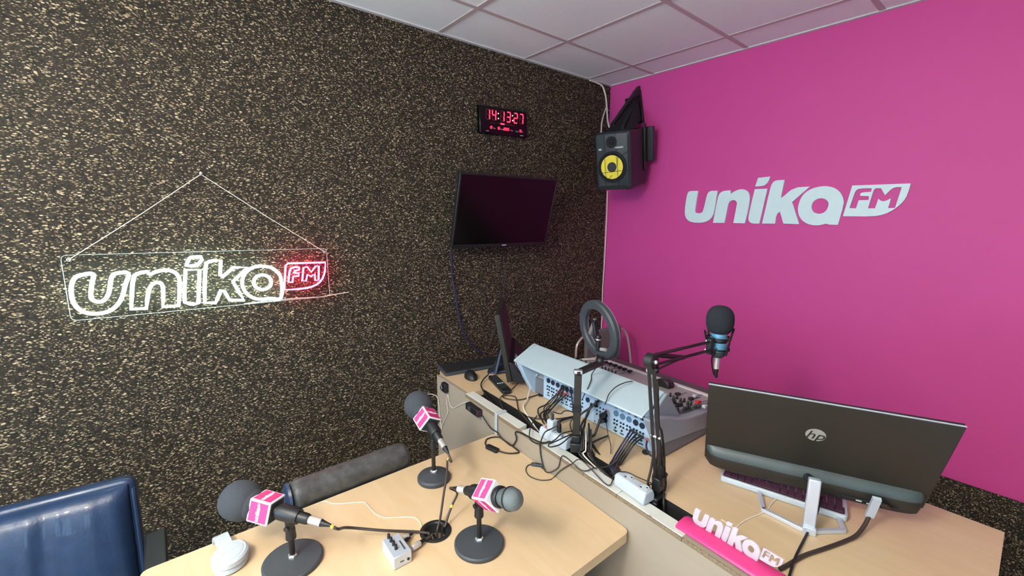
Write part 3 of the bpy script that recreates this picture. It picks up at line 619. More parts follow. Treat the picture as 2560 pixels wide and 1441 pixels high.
bc = cc - TN * .06
part('wall_bracket', MB().box(V((bc.x, -.012, bc.z)), (.12, .024, .22)).tube([V((bc.x, -.02, bc.z)), bc], .018, 8), 'black_metal', tv)
a = cc - TXr * (TW / 2 - .004) - TU * (TH / 2 - .02) - TN * .01
cable('television_cable', [a] + [on(u, v, y=-.03) for (u, v) in ((1131, 690), (1137, 730), (1148, 790), (1162, 840), (1185, 868), (1212, 885))], .006, 'cable_navy', 'dark navy cable hanging below the left corner of the television')
a = cc - TU * (TH / 2 - .03) - TN * .03 + TXr * .02
cable('television_cable', [a] + [on(u, v, y=-.03) for (u, v) in ((1265, 660), (1262, 700), (1257, 745), (1245, 795), (1228, 850), (1210, 885))], .0035, 'cable_black', 'thin black cable hanging below the middle of the television')

# ------------------------------------------------------------------ studio monitor loudspeaker hung from the corner bracket
d = ray(1530, 404).normalized(); SC = CAM + d * 2.95
SNn = V((-.955, -.245, -.20)).normalized(); SR = V((0, 0, 1)).cross(SNn).normalized(); SU = SNn.cross(SR).normalized()
SWd, SHt, SDp = .240, .362, .28
sp = thing('loudspeaker', 'black studio loudspeaker with yellow cone hung in the room corner', 'loudspeaker', tuple(SC - SU * SHt / 2))
cab = MB().prism(rounded([(-SWd / 2, -SHt / 2), (SWd / 2, -SHt / 2), (SWd / 2, SHt / 2), (-SWd / 2, SHt / 2)], .02), SC - SNn * SDp, SR, SU, SNn * (SDp - .035))
part('cabinet', cab, 'black_plastic', sp, bevel=0.006)
bf = MB(); o1 = rounded([(-SWd / 2, -SHt / 2), (SWd / 2, -SHt / 2), (SWd / 2, SHt / 2), (-SWd / 2, SHt / 2)], .02); k1 = [(x * .86, y * .93) for x, y in o1]; n1 = len(o1)
vs = [SC - SNn * .035 + SR * x + SU * y for x, y in o1] + [SC - SNn * .012 + SR * x * .985 + SU * y * .985 for x, y in o1] + [SC + SR * x + SU * y for x, y in k1]
bf.add(vs, [tuple((j * n1 + i, j * n1 + (i + 1) % n1, (j + 1) * n1 + (i + 1) % n1, (j + 1) * n1 + i)) for j in (0, 1) for i in range(n1)] + [tuple(range(2 * n1, 3 * n1)), tuple(reversed(range(n1)))])
part('baffle', bf, 'speaker_face', sp)
wc = SC - SU * .035
part('woofer_surround', MB().lathe([(.098, 0), (.096, .006), (.086, .008), (.078, .002)], wc, SNn, 40), 'black_matte', sp)
part('woofer_cone', MB().lathe([(.074, .0055), (.045, .0035), (.032, .003)], wc, SNn, 40), 'cone_yellow', sp)
part('dust_cap', MB().lathe([(.032, .004), (.028, .011), (.016, .016), (.001, .018)], wc, SNn, 30, cap=False), 'black_foam', sp)
twc = SC + SU * .118
part('tweeter', MB().lathe([(.036, 0), (.036, .002), (.028, .004), (.016, .001), (.012, .006), (.001, .009)], twc, SNn, 30, cap=False), 'black_matte', sp)
part('port', MB().prism(rounded([(-.095, -.013), (.095, -.013), (.095, .013), (-.095, .013)], .012), SC - SU * .165, SR, SU, SNn * .002), 'black_matte', sp)
part('badge', MB().box(SC + SU * .083 + SR * .05 + SNn * .001, (.055, .010, .001), SR, SU, SNn), 'text_grey', sp)
part('badge', MB().box(SC + SU * .078 - SR * .078 + SNn * .001, (.020, .012, .001), SR, SU, SNn), 'text_grey', sp)
cw = MB()
for (x0_, y0_, x1_, y1_) in ((-.045, .18, -.04, -.15), (.03, .19, .045, -.16), (-.1, -.07, .12, -.055), (.045, .02, .12, .06), (-.05, -.085, .01, -.135), (-.05, -.135, .0, -.085), (.045, .03, .04, -.03)):
    cw.tube([SC + SR * x0_ + SU * y0_ + SNn * .014, SC + SR * (x0_ + x1_) / 2 + SU * (y0_ + y1_) / 2 + SNn * .016, SC + SR * x1_ + SU * y1_ + SNn * .014], .0011, 5)
part('tangled_thread', cw, 'black_matte', sp)
# bracket: plate on the pink wall, arm sloping down to the speaker top, cradle around its back
br = thing('speaker_bracket', 'black angled wall bracket holding the corner loudspeaker on the pink wall', 'bracket', (-.02, -.27, 2.2))
p1 = on(1592, 226, x=-.012); p2 = on(1601, 300, x=-.012); st = SC + SU * SHt / 2 - SNn * .10
part('wall_plate', MB().hexa([p1 + V((dx, dy, 0)) for dx, dy in ((-.01, -.03), (.01, -.03), (.01, .03), (-.01, .03))][::-1] + [p2 + V((dx, dy, -.02)) for dx, dy in ((-.01, -.03), (.01, -.03), (.01, .03), (-.01, .03))][::-1]), 'black_metal', br, bevel=0.004)
sl = on(1525, 318, x=SC.x + .12); sl2 = st + SR * .02
arm = MB().prism([(0, 0), (0, .05), (.02, .06), (1, .02), (1, -.02)], p1 - UP * .03, (sl - p1 + UP * .03), UP, V((0, -.03, 0)))
part('sloping_arm', arm, 'black_metal', br, bevel=0.005)
arm2 = MB().prism([(0, .02), (1, .03), (1, -.03), (0, -.03)], p1 - UP * .06, (sl2 - p1 + UP * .06), UP, V((0, -.03, 0)))
part('strut', arm2, 'black_matte', br, bevel=0.004)
part('web', MB().add([p1 - UP * .02 + V((-.006, .0, 0)), p2 + V((-.006, 0, 0)), st + SR * .10, st - SR * .10, sl + V((.0, 0, 0))] + [q + V((-.004, -.012, 0)) for q in (p1 - UP * .02 + V((-.006, .0, 0)), p2 + V((-.006, 0, 0)), st + SR * .10, st - SR * .10, sl)], [(0, 1, 2, 3, 4), (9, 8, 7, 6, 5), (0, 5, 6, 1), (1, 6, 7, 2), (2, 7, 8, 3), (3, 8, 9, 4), (4, 9, 5, 0)]), 'black_matte', br)
part('cradle', MB().box(SC - SNn * (SDp - .03) + SU * .06 + SR * (SWd / 2 + .006), (.03, .30, .012), SNn, SU, SR).box(SC - SNn * (SDp + .02) + SU * .075 + SR * .045, (.25, .22, .036), SR, SU, SNn), 'black_metal', br, bevel=0.004)
part('knob', MB().cyl(p1 + V((-.02, .03, -.06)), p1 + V((-.05, .05, -.07)), .016, n=14), 'black_metal', br)
part('bolt', MB().cyl(p1 + V((-.012, 0, -.03)), p1 + V((-.024, 0, -.03)), .006, n=8), 'chrome', br)
W_ = lambda l: [on(u, v, y=yy) for (u, v, yy) in l]
cable('speaker_cable', W_([(1475, 201, -.015), (1492, 207, -.02), (1506, 216, -.03), (1514, 240, -.05), (1517, 270, -.08), (1519, 300, -.12), (1523, 318, -.16)]), .006, 'cable_white', 'white cable dropping from the ceiling corner onto the loudspeaker bracket')
cable('speaker_cable', W_([(1516, 268, -.075), (1510, 285, -.10), (1505, 305, -.14), (1503, 330, -.2)]), .005, 'cable_white', 'white cable branching off to the loudspeaker front')
cable('corner_cable', [on(u, v, x=-.012) for (u, v) in ((1519, 478), (1517, 540), (1514, 600), (1511, 660), (1508, 700), (1506, 740), (1506, 780), (1503, 830), (1500, 880))], .005, 'cable_white', 'thin white cable running down the corner between cork and pink wall')
# ------------------------------------------------------------------ microphones on round-base stands
def flag_cube(parent, c, a, roll, s=.056):
    e, f, _ = frame(a)
    n0 = (UP - a * UP.dot(a)).normalized(); m0 = a.cross(n0)
    n1 = n0 * math.cos(roll) + m0 * math.sin(roll)
    cb = part('flag_cube', MB().box(c, (s, s, s), n1, a.cross(n1), a), 'flag_white', parent, bevel=0.0025)
    cb['label'] = 'white cube flag with pink sides reading unika FM'
    for k_ in range(4):
        n = n1 * math.cos(k_ * PI / 2) + a.cross(n1) * math.sin(k_ * PI / 2); r_ = a.cross(n)
        part('pink_face', MB().box(c + n * (s / 2 + .0002), (s - .009, s - .009, .0006), r_, a, n), 'flag_pink', cb)
        w = MB()
        for key in ('u', 'n', 'i', 'k', 'a', 'badge'):
            sc_ = s * .80 / LW; w.mesh(logo_piece(key, sc_, .0005), c + n * (s / 2 + .0008) - r_ * (LW * sc_ / 2) - a * (.1 * sc_), r_, a, n)
        part('station_name', w, 'flag_white', cb, smooth=0)
    part('rear_opening', MB().box(c - a * (s / 2 + .0002), (s - .008, s - .008, .0006), n1, a.cross(n1), a), 'black_foam', cb)
    return cb
def mic_set(bp, rb, clip_v, tip, L, far, lab_s, lab_m, roll, foam, tall, tail=.075, clip_du=0):
    b = on(*bp, z=ZT); b.z = ZT; zc = zup(b.x, b.y, clip_v); C = V((b.x, b.y, zc))
    tp = reach(tip[0], tip[1], C, L, far); a = (tp - C).normalized()
    st = thing('microphone_stand', lab_s, 'microphone stand', tuple(b), 'round base table microphone stands')
    prof = [(rb * .98, 0), (rb, .002), (rb, .009), (rb * .95, .012), (rb * .5, .014), (.018, .016)] if not tall else [(rb * .97, 0), (rb, .003), (rb, .012), (rb * .93, .017), (rb * .55, .022), (.016, .027)]
    part('base', MB().lathe(prof, b, UP, 48), 'base_iron', st)
    hb = prof[-1][1]
    part('nut', MB().lathe([(.011, 0), (.0115, .004), (.009, .008)], b + UP * hb, UP, 6), 'chrome', st, smooth=0)
    part('pole', MB().cyl(b + UP * hb, C - UP * .035, .0066, n=16), 'black_metal', st)
    cl = MB().cyl(C - UP * .062, C - UP * .03, .0125, .011, 14)
    cl.cyl(C - UP * .035, C - UP * .008, .010, .012, 12)
    part('swivel', cl, 'black_plastic', st, bevel=0.002)
    ar = a.cross(UP).normalized()
    part('swivel_screw', MB().cyl(C - UP * .026 - ar * .016, C - UP * .026 + ar * .016, .0065, n=12), 'black_metal', st)
    part('clip', MB().lathe([(.0175, -.028), (.0195, -.02), (.0195, .02), (.0185, .026)], C + UP * .006, a, 20), 'black_plastic', st)
    mcn = thing('microphone', lab_m, 'microphone', tuple(C), 'handheld microphones on the table')
    Cc = C + UP * .006
    body = [(.0105, -.055), (.0125, -.05), (.0145, .0), (.0165, L * .45)]
    if not foam: body += [(.018, L * .62), (.0185, L * .68)]
    part('handle', MB().lathe(body, Cc, a, 24), 'black_plastic', mcn)
    tp2 = tp + UP * .006
    if foam:
        part('windscreen', MB().ball(tp2, .047, (1.0, 1.0, 1.02), *frame(a), n=32, m=20, pw=.92).lathe([(.026, -.052), (.034, -.036), (.04, -.02)], tp2, a, 28), 'black_foam', mcn, smooth=180)
        cf = Cc + a * (L - .072)
    else:
        part('grille', MB().lathe([(.0175, L - .040), (.0225, L - .022), (.0262, L - .004), (.0268, L), (.0266, L + .006), (.024, L + .016), (.018, L + .024), (.009, L + .0285), (.001, L + .0295)], Cc, a, 36, cap=False), 'grille_steel', mcn)
        part('grille_ring', MB().lathe([(.0272, L - .006), (.0282, L - .005), (.0282, L - .001), (.0272, L)], Cc, a, 36), 'black_plastic', mcn)
        part('collar', MB().lathe([(.0245, L - .048), (.0255, L - .045), (.0255, L - .036), (.0235, L - .033)], Cc, a, 30), 'black_plastic', mcn)
        cf = Cc + a * (L - .080)
    flag_cube(mcn, cf, a, roll)
    tl = Cc - a * .055
    part('plug', MB().lathe([(.0098, 0), (.0098, .004), (.0092, .005), (.0092, .034), (.0085, .036)], tl - a * .032, a, 20), 'nickel', mcn)
    part('plug_boot', MB().lathe([(.0035, -.026), (.006, -.012), (.0088, 0)], tl - a * .032, a, 16), 'black_plastic', mcn)
    return tl - a * .056, a
tA, aA = mic_set((1085, 1199), .0535, 1076, (1046, 1018), .115, True, 'small thick round microphone stand nearest the black chair roll', 'foam capped microphone with cube flag, farthest of the three on the table', .55, True, True)
tB, aB = mic_set((733, 1406), .0695, 1291, (602, 1257), .135, True, 'round microphone stand at the front left beside white headphones', 'foam capped microphone with cube flag, beside white headphones', .22, True, False)
tC, aC = mic_set((1198, 1363), .0655, 1238, (1278, 1254), .125, False, 'round microphone stand carrying the bare steel grille microphone', 'bare steel grille microphone with cube flag, no foam', .62, False, False)
def ringed_cable(pts, r, mat, label, q):
    c = solo('microphone_cable', MB().tube(catmull(pts, 7), r, 8), mat, label, 'cable', 'microphone cables into the table grommet', smooth=60)
    P = catmull(pts, 7); i = q; a = (P[i + 1] - P[i]).normalized()
    part('yellow_marker', MB().cyl(P[i] - a * .004, P[i] + a * .004, r * 1.25, n=12), 'yellow_ring', c)
hz = lambda u, v, h: on(u, v, z=ZT + h)
ringed_cable([tA, tA - aA * .02 - UP * .012] + [hz(1119, 1150, .115), hz(1117, 1185, .09), hz(1108, 1245, .05), hz(1100, 1300, .018), hz(1093, 1328, .0), V((hx + .008, hy + .004, ZT - .05))], .0033, 'cable_brown', 'thin dark cable falling from the farthest microphone into the table grommet', 12)
ringed_cable([tB, tB - aB * .02 - UP * .004] + [hz(870, 1320, .055), hz(955, 1327, .028), hz(1030, 1330, .010), hz(1064, 1333, .006), V((hx - .022, hy - .006, ZT + .0045)), V((hx - .012, hy - .004, ZT - .05))], .0036, 'cable_brown', 'dark cable running from the left foam microphone into the table grommet', 3)
ringed_cable([tC, tC - aC * .02 - UP * .003] + [hz(1143, 1233, .08), hz(1131, 1262, .05), hz(1120, 1292, .025), hz(1113, 1316, .006), V((hx + .026, hy + .006, ZT + .001)), V((hx + .018, hy + .002, ZT - .05))], .0033, 'cable_brown', 'dark cable arching from the bare grille microphone into the table grommet', 22)
cable('thin_white_wire', [hz(u, v, .0018) for (u, v) in ((796, 1260), (812, 1254), (840, 1260), (905, 1256), (915, 1260), (935, 1282), (960, 1295), (1000, 1294), (1032, 1294), (1048, 1303), (1054, 1318), (1055, 1334))], .0013, 'cable_white', 'thin white wire wandering across the table beside the worn chair roll')

# ------------------------------------------------------------------ four-channel headphone amplifier box
hb_ = .034; q4 = [on(u, v, z=ZT + hb_) for (u, v) in ((954, 1350), (997.5, 1332), (1029, 1375), (984, 1398.5))]
ha = thing('headphone_amplifier', 'small silver box with four black knobs beside the table grommet', 'amplifier', tuple((q4[0] + q4[2]) / 2 - UP * hb_))
dn = UP * (hb_ - .001)
part('case', MB().hexa([q - dn for q in q4][::-1] + q4[::-1]), 'alu', ha, bevel=0.002)
ax = (q4[1] - q4[0]).normalized(); ay = (q4[3] - q4[0]).normalized()
for (u, v) in ((972, 1346), (977.5, 1355), (984, 1364), (990, 1373.5)):
    q = on(u, v, z=ZT + hb_); part('knob', MB().lathe([(.0042, 0), (.0042, .006), (.0032, .012), (.0028, .0125)], q, UP, 14), 'knob_black', ha)
part('printed_scale', MB().box(q4[0].lerp(q4[2], .62) + UP * .0002 + ax * .006, (.004, .035, .0003), ax, ay), 'base_iron', ha)
part('headphone_jack', MB().cyl(q4[2].lerp(q4[3], .2) - UP * .02, q4[2].lerp(q4[3], .2) - UP * .02 + ay * .002, .0035, n=12), 'knob_black', ha)
part('panel_text', MB().box(q4[2].lerp(q4[3], .55) - UP * .018 + ay * .0006, (.010, .003, .0006), ax, UP), 'base_iron', ha)
for (u0, v0, u1, v1, h0, big, lab) in ((1030, 1372, 1062, 1350, .014, 1, 'silver jack plug with black boot in the front of the headphone amplifier'), (1008, 1345, 1030, 1336, .016, 0, 'silver jack plug nearest the thin white wire in the headphone amplifier'), (1012, 1352, 1024, 1346, .012, 0, 'short black plug in the side of the headphone amplifier')):
    p0, p1_ = on(u0, v0, z=ZT + h0), on(u1, v1, z=ZT + .010); d_ = (p1_ - p0)
    pg = thing('jack_plug', lab, 'plug', tuple(p0 - UP * h0))
    rr = .0078 if big else .0052
    part('sleeve', MB().lathe([(rr * .75, 0), (rr, .004), (rr, d_.length * .55), (rr * .9, d_.length * .6)], p0, d_, 16), 'nickel' if 'silver' in lab else 'black_plastic', pg)
    part('boot', MB().lathe([(rr * .85, d_.length * .6), (rr * .5, d_.length), (.002, d_.length + .003)], p0, d_, 14), 'black_plastic', pg)
e0 = on(1062, 1350, z=ZT + .010)
cable('headphone_cable', [e0, on(1076, 1343, z=ZT + .009), V((hx - .016, hy - .014, ZT + .009)), V((hx - .004, hy - .006, ZT - .02)), V((hx, hy, ZT - .06))], .003, 'cable_brown', 'short dark cable from the amplifier plug into the table grommet')

# ------------------------------------------------------------------ white headphones hooked over the table edge
hc = on(575, 1383, z=ZT + .03); hp = thing('headphones', 'white headphones resting on the table corner by the leather chair', 'headphones', (hc.x, hc.y, ZT))
ha_ = V((.9, -.42, 0)).normalized(); hb2 = UP.cross(ha_)
def oval(rx, ry, z, n=36): return [(hc + ha_ * (rx * math.cos(2 * PI * i / n)) + hb2 * (ry * math.sin(2 * PI * i / n))) * 1.0 + UP * (ZT + z - hc.z) for i in range(n)]
def loft(rings):
    n = len(rings[0]); m_ = MB(); m_.add([p for r_ in rings for p in r_], [(j * n + i, j * n + (i + 1) % n, (j + 1) * n + (i + 1) % n, (j + 1) * n + i) for j in range(len(rings) - 1) for i in range(n)] + [tuple(reversed(range(n))), tuple(range((len(rings) - 1) * n, len(rings) * n))]); return m_
part('ear_cushion', loft([oval(.034, .040, .001), oval(.038, .044, .004), oval(.038, .044, .012), oval(.036, .042, .016)]), 'white_plastic', hp)
part('ear_cup', loft([oval(.037, .043, .016), oval(.040, .046, .020), oval(.039, .045, .030), oval(.034, .040, .034)]), 'white_plastic', hp)
part('cup_plate', loft([oval(.027, .033, .0338), oval(.027, .033, .0352), oval(.0255, .0315, .0356)]), 'white_plastic', hp)
part('plate_groove', MB().tube(oval(.0275, .0335, .0345), .0008, 6, closed=True), 'socket_grey', hp)
lx_ = (ha_ * .85 + hb2 * .5).normalized(); ly_ = UP.cross(lx_); lo_ = hc + UP * (ZT + .0360 - hc.z)
part('embossed_mark', MB().tube([lo_ - lx_ * .020 - ly_ * .001, lo_ - lx_ * .006, lo_ - lx_ * .002 + ly_ * .002, lo_ + lx_ * .001 - ly_ * .001, lo_ + lx_ * .006 + ly_ * .003, lo_ + lx_ * .009 - ly_ * .000, lo_ + lx_ * .018 + ly_ * .002], .0006, 5), 'socket_grey', hp)
g0 = hc - UP * (hc.z - ZT - .022); bd0 = V((-.12, .99, 0)).normalized()
pts = [g0 + bd0 * .028, g0 + bd0 * .055, g0 + bd0 * .085 + UP * .003, g0 + bd0 * .105 - UP * .012, g0 + bd0 * .115 - UP * .05, g0 + bd0 * .118 - UP * .12]
P = catmull(pts, 4); hbm = MB(); W2 = .016; sd = bd0.cross(UP)
for i in range(len(P) - 1):
    a_ = (P[i + 1] - P[i]).normalized(); nn = sd.cross(a_)
    hbm.hexa([P[i] - sd * W2 - nn * .005, P[i] + sd * W2 - nn * .005, P[i + 1] + sd * W2 - nn * .005, P[i + 1] - sd * W2 - nn * .005, P[i] - sd * W2 + nn * .005, P[i] + sd * W2 + nn * .005, P[i + 1] + sd * W2 + nn * .005, P[i + 1] - sd * W2 + nn * .005])
part('headband', hbm, 'white_plastic', hp)
part('ear_cup', MB().ball(P[-1] - UP * .03 , .036, (1, .5, 1.1)), 'white_plastic', hp)

# ------------------------------------------------------------------ leather chairs behind the table
def gas_base(t, x, y, zs):
    part('gas_lift', MB().cyl((x, y, .09), (x, y, zs), .025, n=16), 'black_metal', t)
    for k_ in range(5):
        an = 2 * PI * k_ / 5 + .3; e_ = V((x + .29 * math.cos(an), y + .29 * math.sin(an), .075))
        part('foot', MB().tube([V((x, y, .11)), V((x, y, .10)).lerp(e_, .5), e_], [.025, .02, .014], 8), 'black_plastic', t)
        part('castor', MB().lathe([(.02, -.02), (.026, -.014), (.026, .014), (.02, .02)], V((e_.x, e_.y, .026)), V((-math.sin(an), math.cos(an), 0)), 14), 'black_plastic', t)
def cushion(name, t, O, X, Y, N, w, h, th, mat, creases=0, seed=1, edge=.03):
    rnd = random.Random(seed); nx, ny = 34, 26; m_ = MB()
    cr = [(rnd.uniform(-.42, .42), rnd.uniform(.003, .007), rnd.uniform(.008, .022), rnd.uniform(-.25, .25)) for _ in range(creases)]
    vs = []
    for j in range(ny + 1):
        for i in range(nx + 1):
            x = (i / nx - .5) * 2; y = (j / ny - .5) * 2
            b_ = (1 - abs(x) ** 5) ** .5 * (1 - abs(y) ** 6) ** .5
            o = th * b_
            for (cx_, am, wd, sk) in cr:
                dx = x * w / 2 - cx_ * w - sk * y * h * .2
                o -= am * math.exp(-(dx / wd) ** 2) * max(0, min(1, (y * .5 + .75))) * b_
            vs.append(O + X * (x * w / 2) + Y * (y * h / 2) + N * o)
    n0 = len(vs); vs += [O + X * ((i / nx - .5) * w) + Y * ((j / ny - .5) * h) - N * .012 for j in range(ny + 1) for i in range(nx + 1)]
    F = []
    for j in range(ny):
        for i in range(nx):
            a_ = j * (nx + 1) + i; F.append((a_, a_ + 1, a_ + nx + 2, a_ + nx + 1)); F.append((n0 + a_ + nx + 1, n0 + a_ + nx + 2, n0 + a_ + 1, n0 + a_))
    rim = [i for i in range(nx + 1)] + [j * (nx + 1) + nx for j in range(1, ny + 1)] + [ny * (nx + 1) + i for i in range(nx - 1, -1, -1)] + [j * (nx + 1) for j in range(ny - 1, 0, -1)]
    for k_ in range(len(rim)): a_, b_ = rim[k_], rim[(k_ + 1) % len(rim)]; F.append((a_, n0 + a_, n0 + b_, b_))
    m_.add(vs, F); return part(name, m_, mat, t, smooth=60)
c1 = thing('office_chair', 'glossy black leather office chair with armrest at the left table end', 'chair', (-3.09, -.78, 0), 'leather office chairs')
rt = V((-2.848, -.545, .83)); cwid = .50; rec = .20
cY = (UP * math.cos(rec) + V((0, 1, 0)) * math.sin(rec)).normalized(); cX = V((.995, -.085, 0)).normalized(); cN = cX.cross(cY)
if cN.y > 0: cN = -cN
bh = .50
cO = rt - cX * (cwid / 2) - cY * (bh / 2)
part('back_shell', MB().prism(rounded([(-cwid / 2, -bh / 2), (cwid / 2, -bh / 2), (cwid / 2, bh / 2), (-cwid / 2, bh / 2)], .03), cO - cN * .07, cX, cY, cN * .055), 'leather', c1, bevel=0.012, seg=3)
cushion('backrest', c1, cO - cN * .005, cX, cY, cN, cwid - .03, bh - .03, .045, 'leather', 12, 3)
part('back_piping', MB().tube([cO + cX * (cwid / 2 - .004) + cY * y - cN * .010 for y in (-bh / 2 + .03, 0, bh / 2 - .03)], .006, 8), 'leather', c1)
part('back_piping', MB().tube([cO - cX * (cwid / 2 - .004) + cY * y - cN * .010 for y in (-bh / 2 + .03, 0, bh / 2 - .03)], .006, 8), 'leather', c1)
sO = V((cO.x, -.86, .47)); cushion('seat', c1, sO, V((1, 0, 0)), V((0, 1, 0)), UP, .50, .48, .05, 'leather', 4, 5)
part('seat_pan', MB().box((sO.x, sO.y, .44), (.46, .44, .04)), 'black_plastic', c1, bevel=0.01)
for s_ in (-1, 1):
    xx = cO.x + s_ * (.285)
    part('armrest', MB().box((xx, -.78, .66), (.05, .34, .035)).tube(catmull([V((xx, -.63, .645)), V((xx, -.60, .56)), V((xx - s_ * .04, -.66, .46))], 4), .014, 8).tube(catmull([V((xx, -.92, .645)), V((xx, -.95, .56)), V((xx - s_ * .04, -.9, .46))], 4), .014, 8), 'black_plastic', c1, bevel=0.012, seg=3)
gas_base(c1, sO.x, sO.y, .42)
c2 = thing('office_chair', 'worn grey black leather chair roll pushed against the table edge', 'chair', (-2.28, -.6, 0), 'leather office chairs')
xa, xb = on(722, 1258, z=.775).x, on(1044, 1143, z=.785).x
rollm = MB(); nseg = 40; pr = []
for k_ in range(nseg + 1):
    f_ = k_ / nseg; e_ = min(f_, 1 - f_) / .06; pr.append(.046 * (min(1.0, e_) ** .5 if e_ < 1 else 1.0) * (1 + .015 * math.sin(f_ * 19)))
pts = [V((xa + (xb - xa) * k_ / nseg, -.835 + .0, .765 + .004 * (k_ / nseg))) for k_ in range(nseg + 1)]
part('headrest_roll', rollm.tube(pts, [max(.002, r_) for r_ in pr], 24), 'worn_leather', c2, smooth=80)
part('roll_end', MB().lathe([(.030, 0), (.044, .006), (.047, .014)], pts[0] - V((.004, 0, 0)), V((1, 0, 0)), 24), 'blue_black', c2)
part('backrest', MB().box(((xa + xb) / 2, -.805, .60), (xb - xa - .02, .05, .27)), 'worn_leather', c2, bevel=0.02, seg=3)
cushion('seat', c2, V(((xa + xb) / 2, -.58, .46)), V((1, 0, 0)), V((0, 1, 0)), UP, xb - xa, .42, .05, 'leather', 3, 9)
part('seat_pan', MB().box(((xa + xb) / 2, -.58, .43), (xb - xa - .04, .38, .04)), 'black_plastic', c2, bevel=0.01)
gas_base(c2, (xa + xb) / 2, -.58, .41)

# ------------------------------------------------------------------ operator's chair behind the console
c3 = thing('visitor_chair', 'grey fabric chair with tubular metal frame behind the mixing console', 'chair', (-.45, -.45, 0))
gy = -.42; gx0, gx1 = -.76, -.23; gz = H - 1.70
part('frame', MB().tube(catmull([V((gx0, gy - .02, .02)), V((gx0, gy - .01, .5)), V((gx0, gy, gz - .10)), V((gx0 + .02, gy, gz - .03)), V((gx0 + .08, gy, gz)), V((gx0 + .18, gy, gz))], 5), .0075, 10), 'nickel', c3)
part('frame', MB().tube(catmull([V((gx1, gy - .06, .02)), V((gx1, gy - .05, .5)), V((gx1 - .01, gy - .02, gz - .12)), V((gx1 - .03, gy, gz - .04)), V((gx1 - .09, gy, gz - .01)), V((gx1 - .18, gy, gz - .01))], 5), .0075, 10), 'nickel', c3)
part('backrest', MB().box(((gx0 + gx1) / 2, gy, gz - .10), (.36, .03, .24)), 'grey_fabric', c3, bevel=0.012, seg=3)
part('seat', MB().box(((gx0 + gx1) / 2, gy - .24, .45), (.44, .42, .06)), 'grey_fabric', c3, bevel=0.02, seg=3)
for x in (gx0 + .03, gx1 - .03): part('leg', MB().tube(catmull([V((x, gy - .02, .43)), V((x, gy - .40, .43)), V((x, gy - .44, .40)), V((x, gy - .45, .01))], 4), .010, 8), 'nickel', c3)
# ------------------------------------------------------------------ left end of the control desk
kz = lambda u, v, h=0.0: on(u, v, z=ZD + h)
k0, k1_ = kz(1114, 939, .008), kz(1225, 919, .008); kx = (k1_ - k0).normalized(); ky = UP.cross(kx).normalized()
kb = thing('computer_keyboard', 'black full size keyboard at the far left of the control desk', 'keyboard', tuple(k0 + kx * .21 + ky * .07 - UP * .008), 'computer keyboards')
def keyboard(t, O, X, Y, w, d, th, mcase, mkey, rows, cols, tilt=.04):
    Z = (UP * math.cos(tilt) - Y * math.sin(tilt)); Yt = (Y * math.cos(tilt) + UP * math.sin(tilt))
    part('case', MB().prism(rounded([(0, 0), (w, 0), (w, d), (0, d)], .012), O, X, Yt, Z * th), mcase, t, bevel=0.0025)
    px_, py_ = (w - .02) / cols, (d - .02) / rows; kk = MB()
    for r_ in range(rows):
        ro = part('key_row', MB().add([], []), mkey, t) if False else None
        m_ = MB()
        for c_ in range(cols):
            if r_ == 0 and 3 < c_ < cols - 8:
                if c_ == 4: m_.box(O + X * (.01 + px_ * (4 + (cols - 8 - 4) / 2)) + Yt * (.01 + py_ * .5) + Z * (th + .002), (px_ * (cols - 12) - .002, py_ - .002, .004), X, Yt, Z)
                continue
            m_.box(O + X * (.01 + px_ * (c_ + .5)) + Yt * (.01 + py_ * (r_ + .5)) + Z * (th + .002), (px_ - .002, py_ - .002, .004), X, Yt, Z)
        part('key_row', m_, mkey, t, smooth=0, kind='stuff')
keyboard(kb, k0 - UP * .007, kx, ky, .435, .125, .014, 'base_iron', 'black_matte', 6, 20)
ms = thing('computer_mouse', 'black mouse in front of the black keyboard', 'mouse', tuple(kz(1177, 946)))
mo = kz(1177, 945); md_ = V((.25, .97, 0)).normalized(); mr = md_.cross(UP)
part('shell', MB().ball(mo + UP * .002, 1, (.029, .052, .034), mr, md_, UP, 24, 12), 'black_plastic', ms, smooth=60)
part('scroll_wheel', MB().lathe([(.008, -.003), (.008, .003)], mo + md_ * .028 + UP * .027, mr, 12), 'black_matte', ms)
# all-in-one computer standing almost edge-on
an_ = kz(1281, 956, .03); nt_ = reach(1249, 787, an_, .32, False); 
wv = V((.66, .75, 0)).normalized()
ft = reach(1260, 745, nt_, .42, True); wv = (ft - nt_); wv.z *= .2; wv = wv.normalized(); uv = (nt_ - an_).normalized(); pn = wv.cross(uv).normalized()
if pn.x < 0: pn = -pn
ai = thing('all_in_one_computer', 'black all-in-one computer seen nearly edge-on beside the mixing console', 'computer', tuple(kz(1255, 935)))
pw_, ph_ = .42, (nt_ - an_).length; ac = an_ + wv * pw_ / 2 + uv * ph_ / 2
part('panel', MB().box(ac - pn * .012, (pw_, ph_, .024), wv, uv), 'hp_back', ai, bevel=0.004)
part('screen', MB().box(ac + pn * .001 + uv * .03, (pw_ - .02, ph_ - .09, .002), wv, uv), 'hp_back', ai)
part('chin', MB().prism([(0, 0), (.055, -.012), (.06, 0), (.02, .085), (0, .095)], an_ + wv * .0, pn, uv, wv * pw_), 'black_plastic', ai, bevel=0.004)
for k_ in range(8):
    for j_ in range(2):
        b_ = an_ + uv * (.012 + k_ * .0088) + pn * (.0560 - .00414 * k_) + wv * (.05 + .09 * j_)
        part('grille_slot', MB().box(b_, (.06, .003, .004), wv, uv), 'socket_grey', ai)
lgt = reach(1265, 872, ac, .06, False); lg0 = kz(1252, 925); lgt = an_ + wv * .20 + uv * .12 - pn * .03
lb0 = kz(1243, 930, .012)
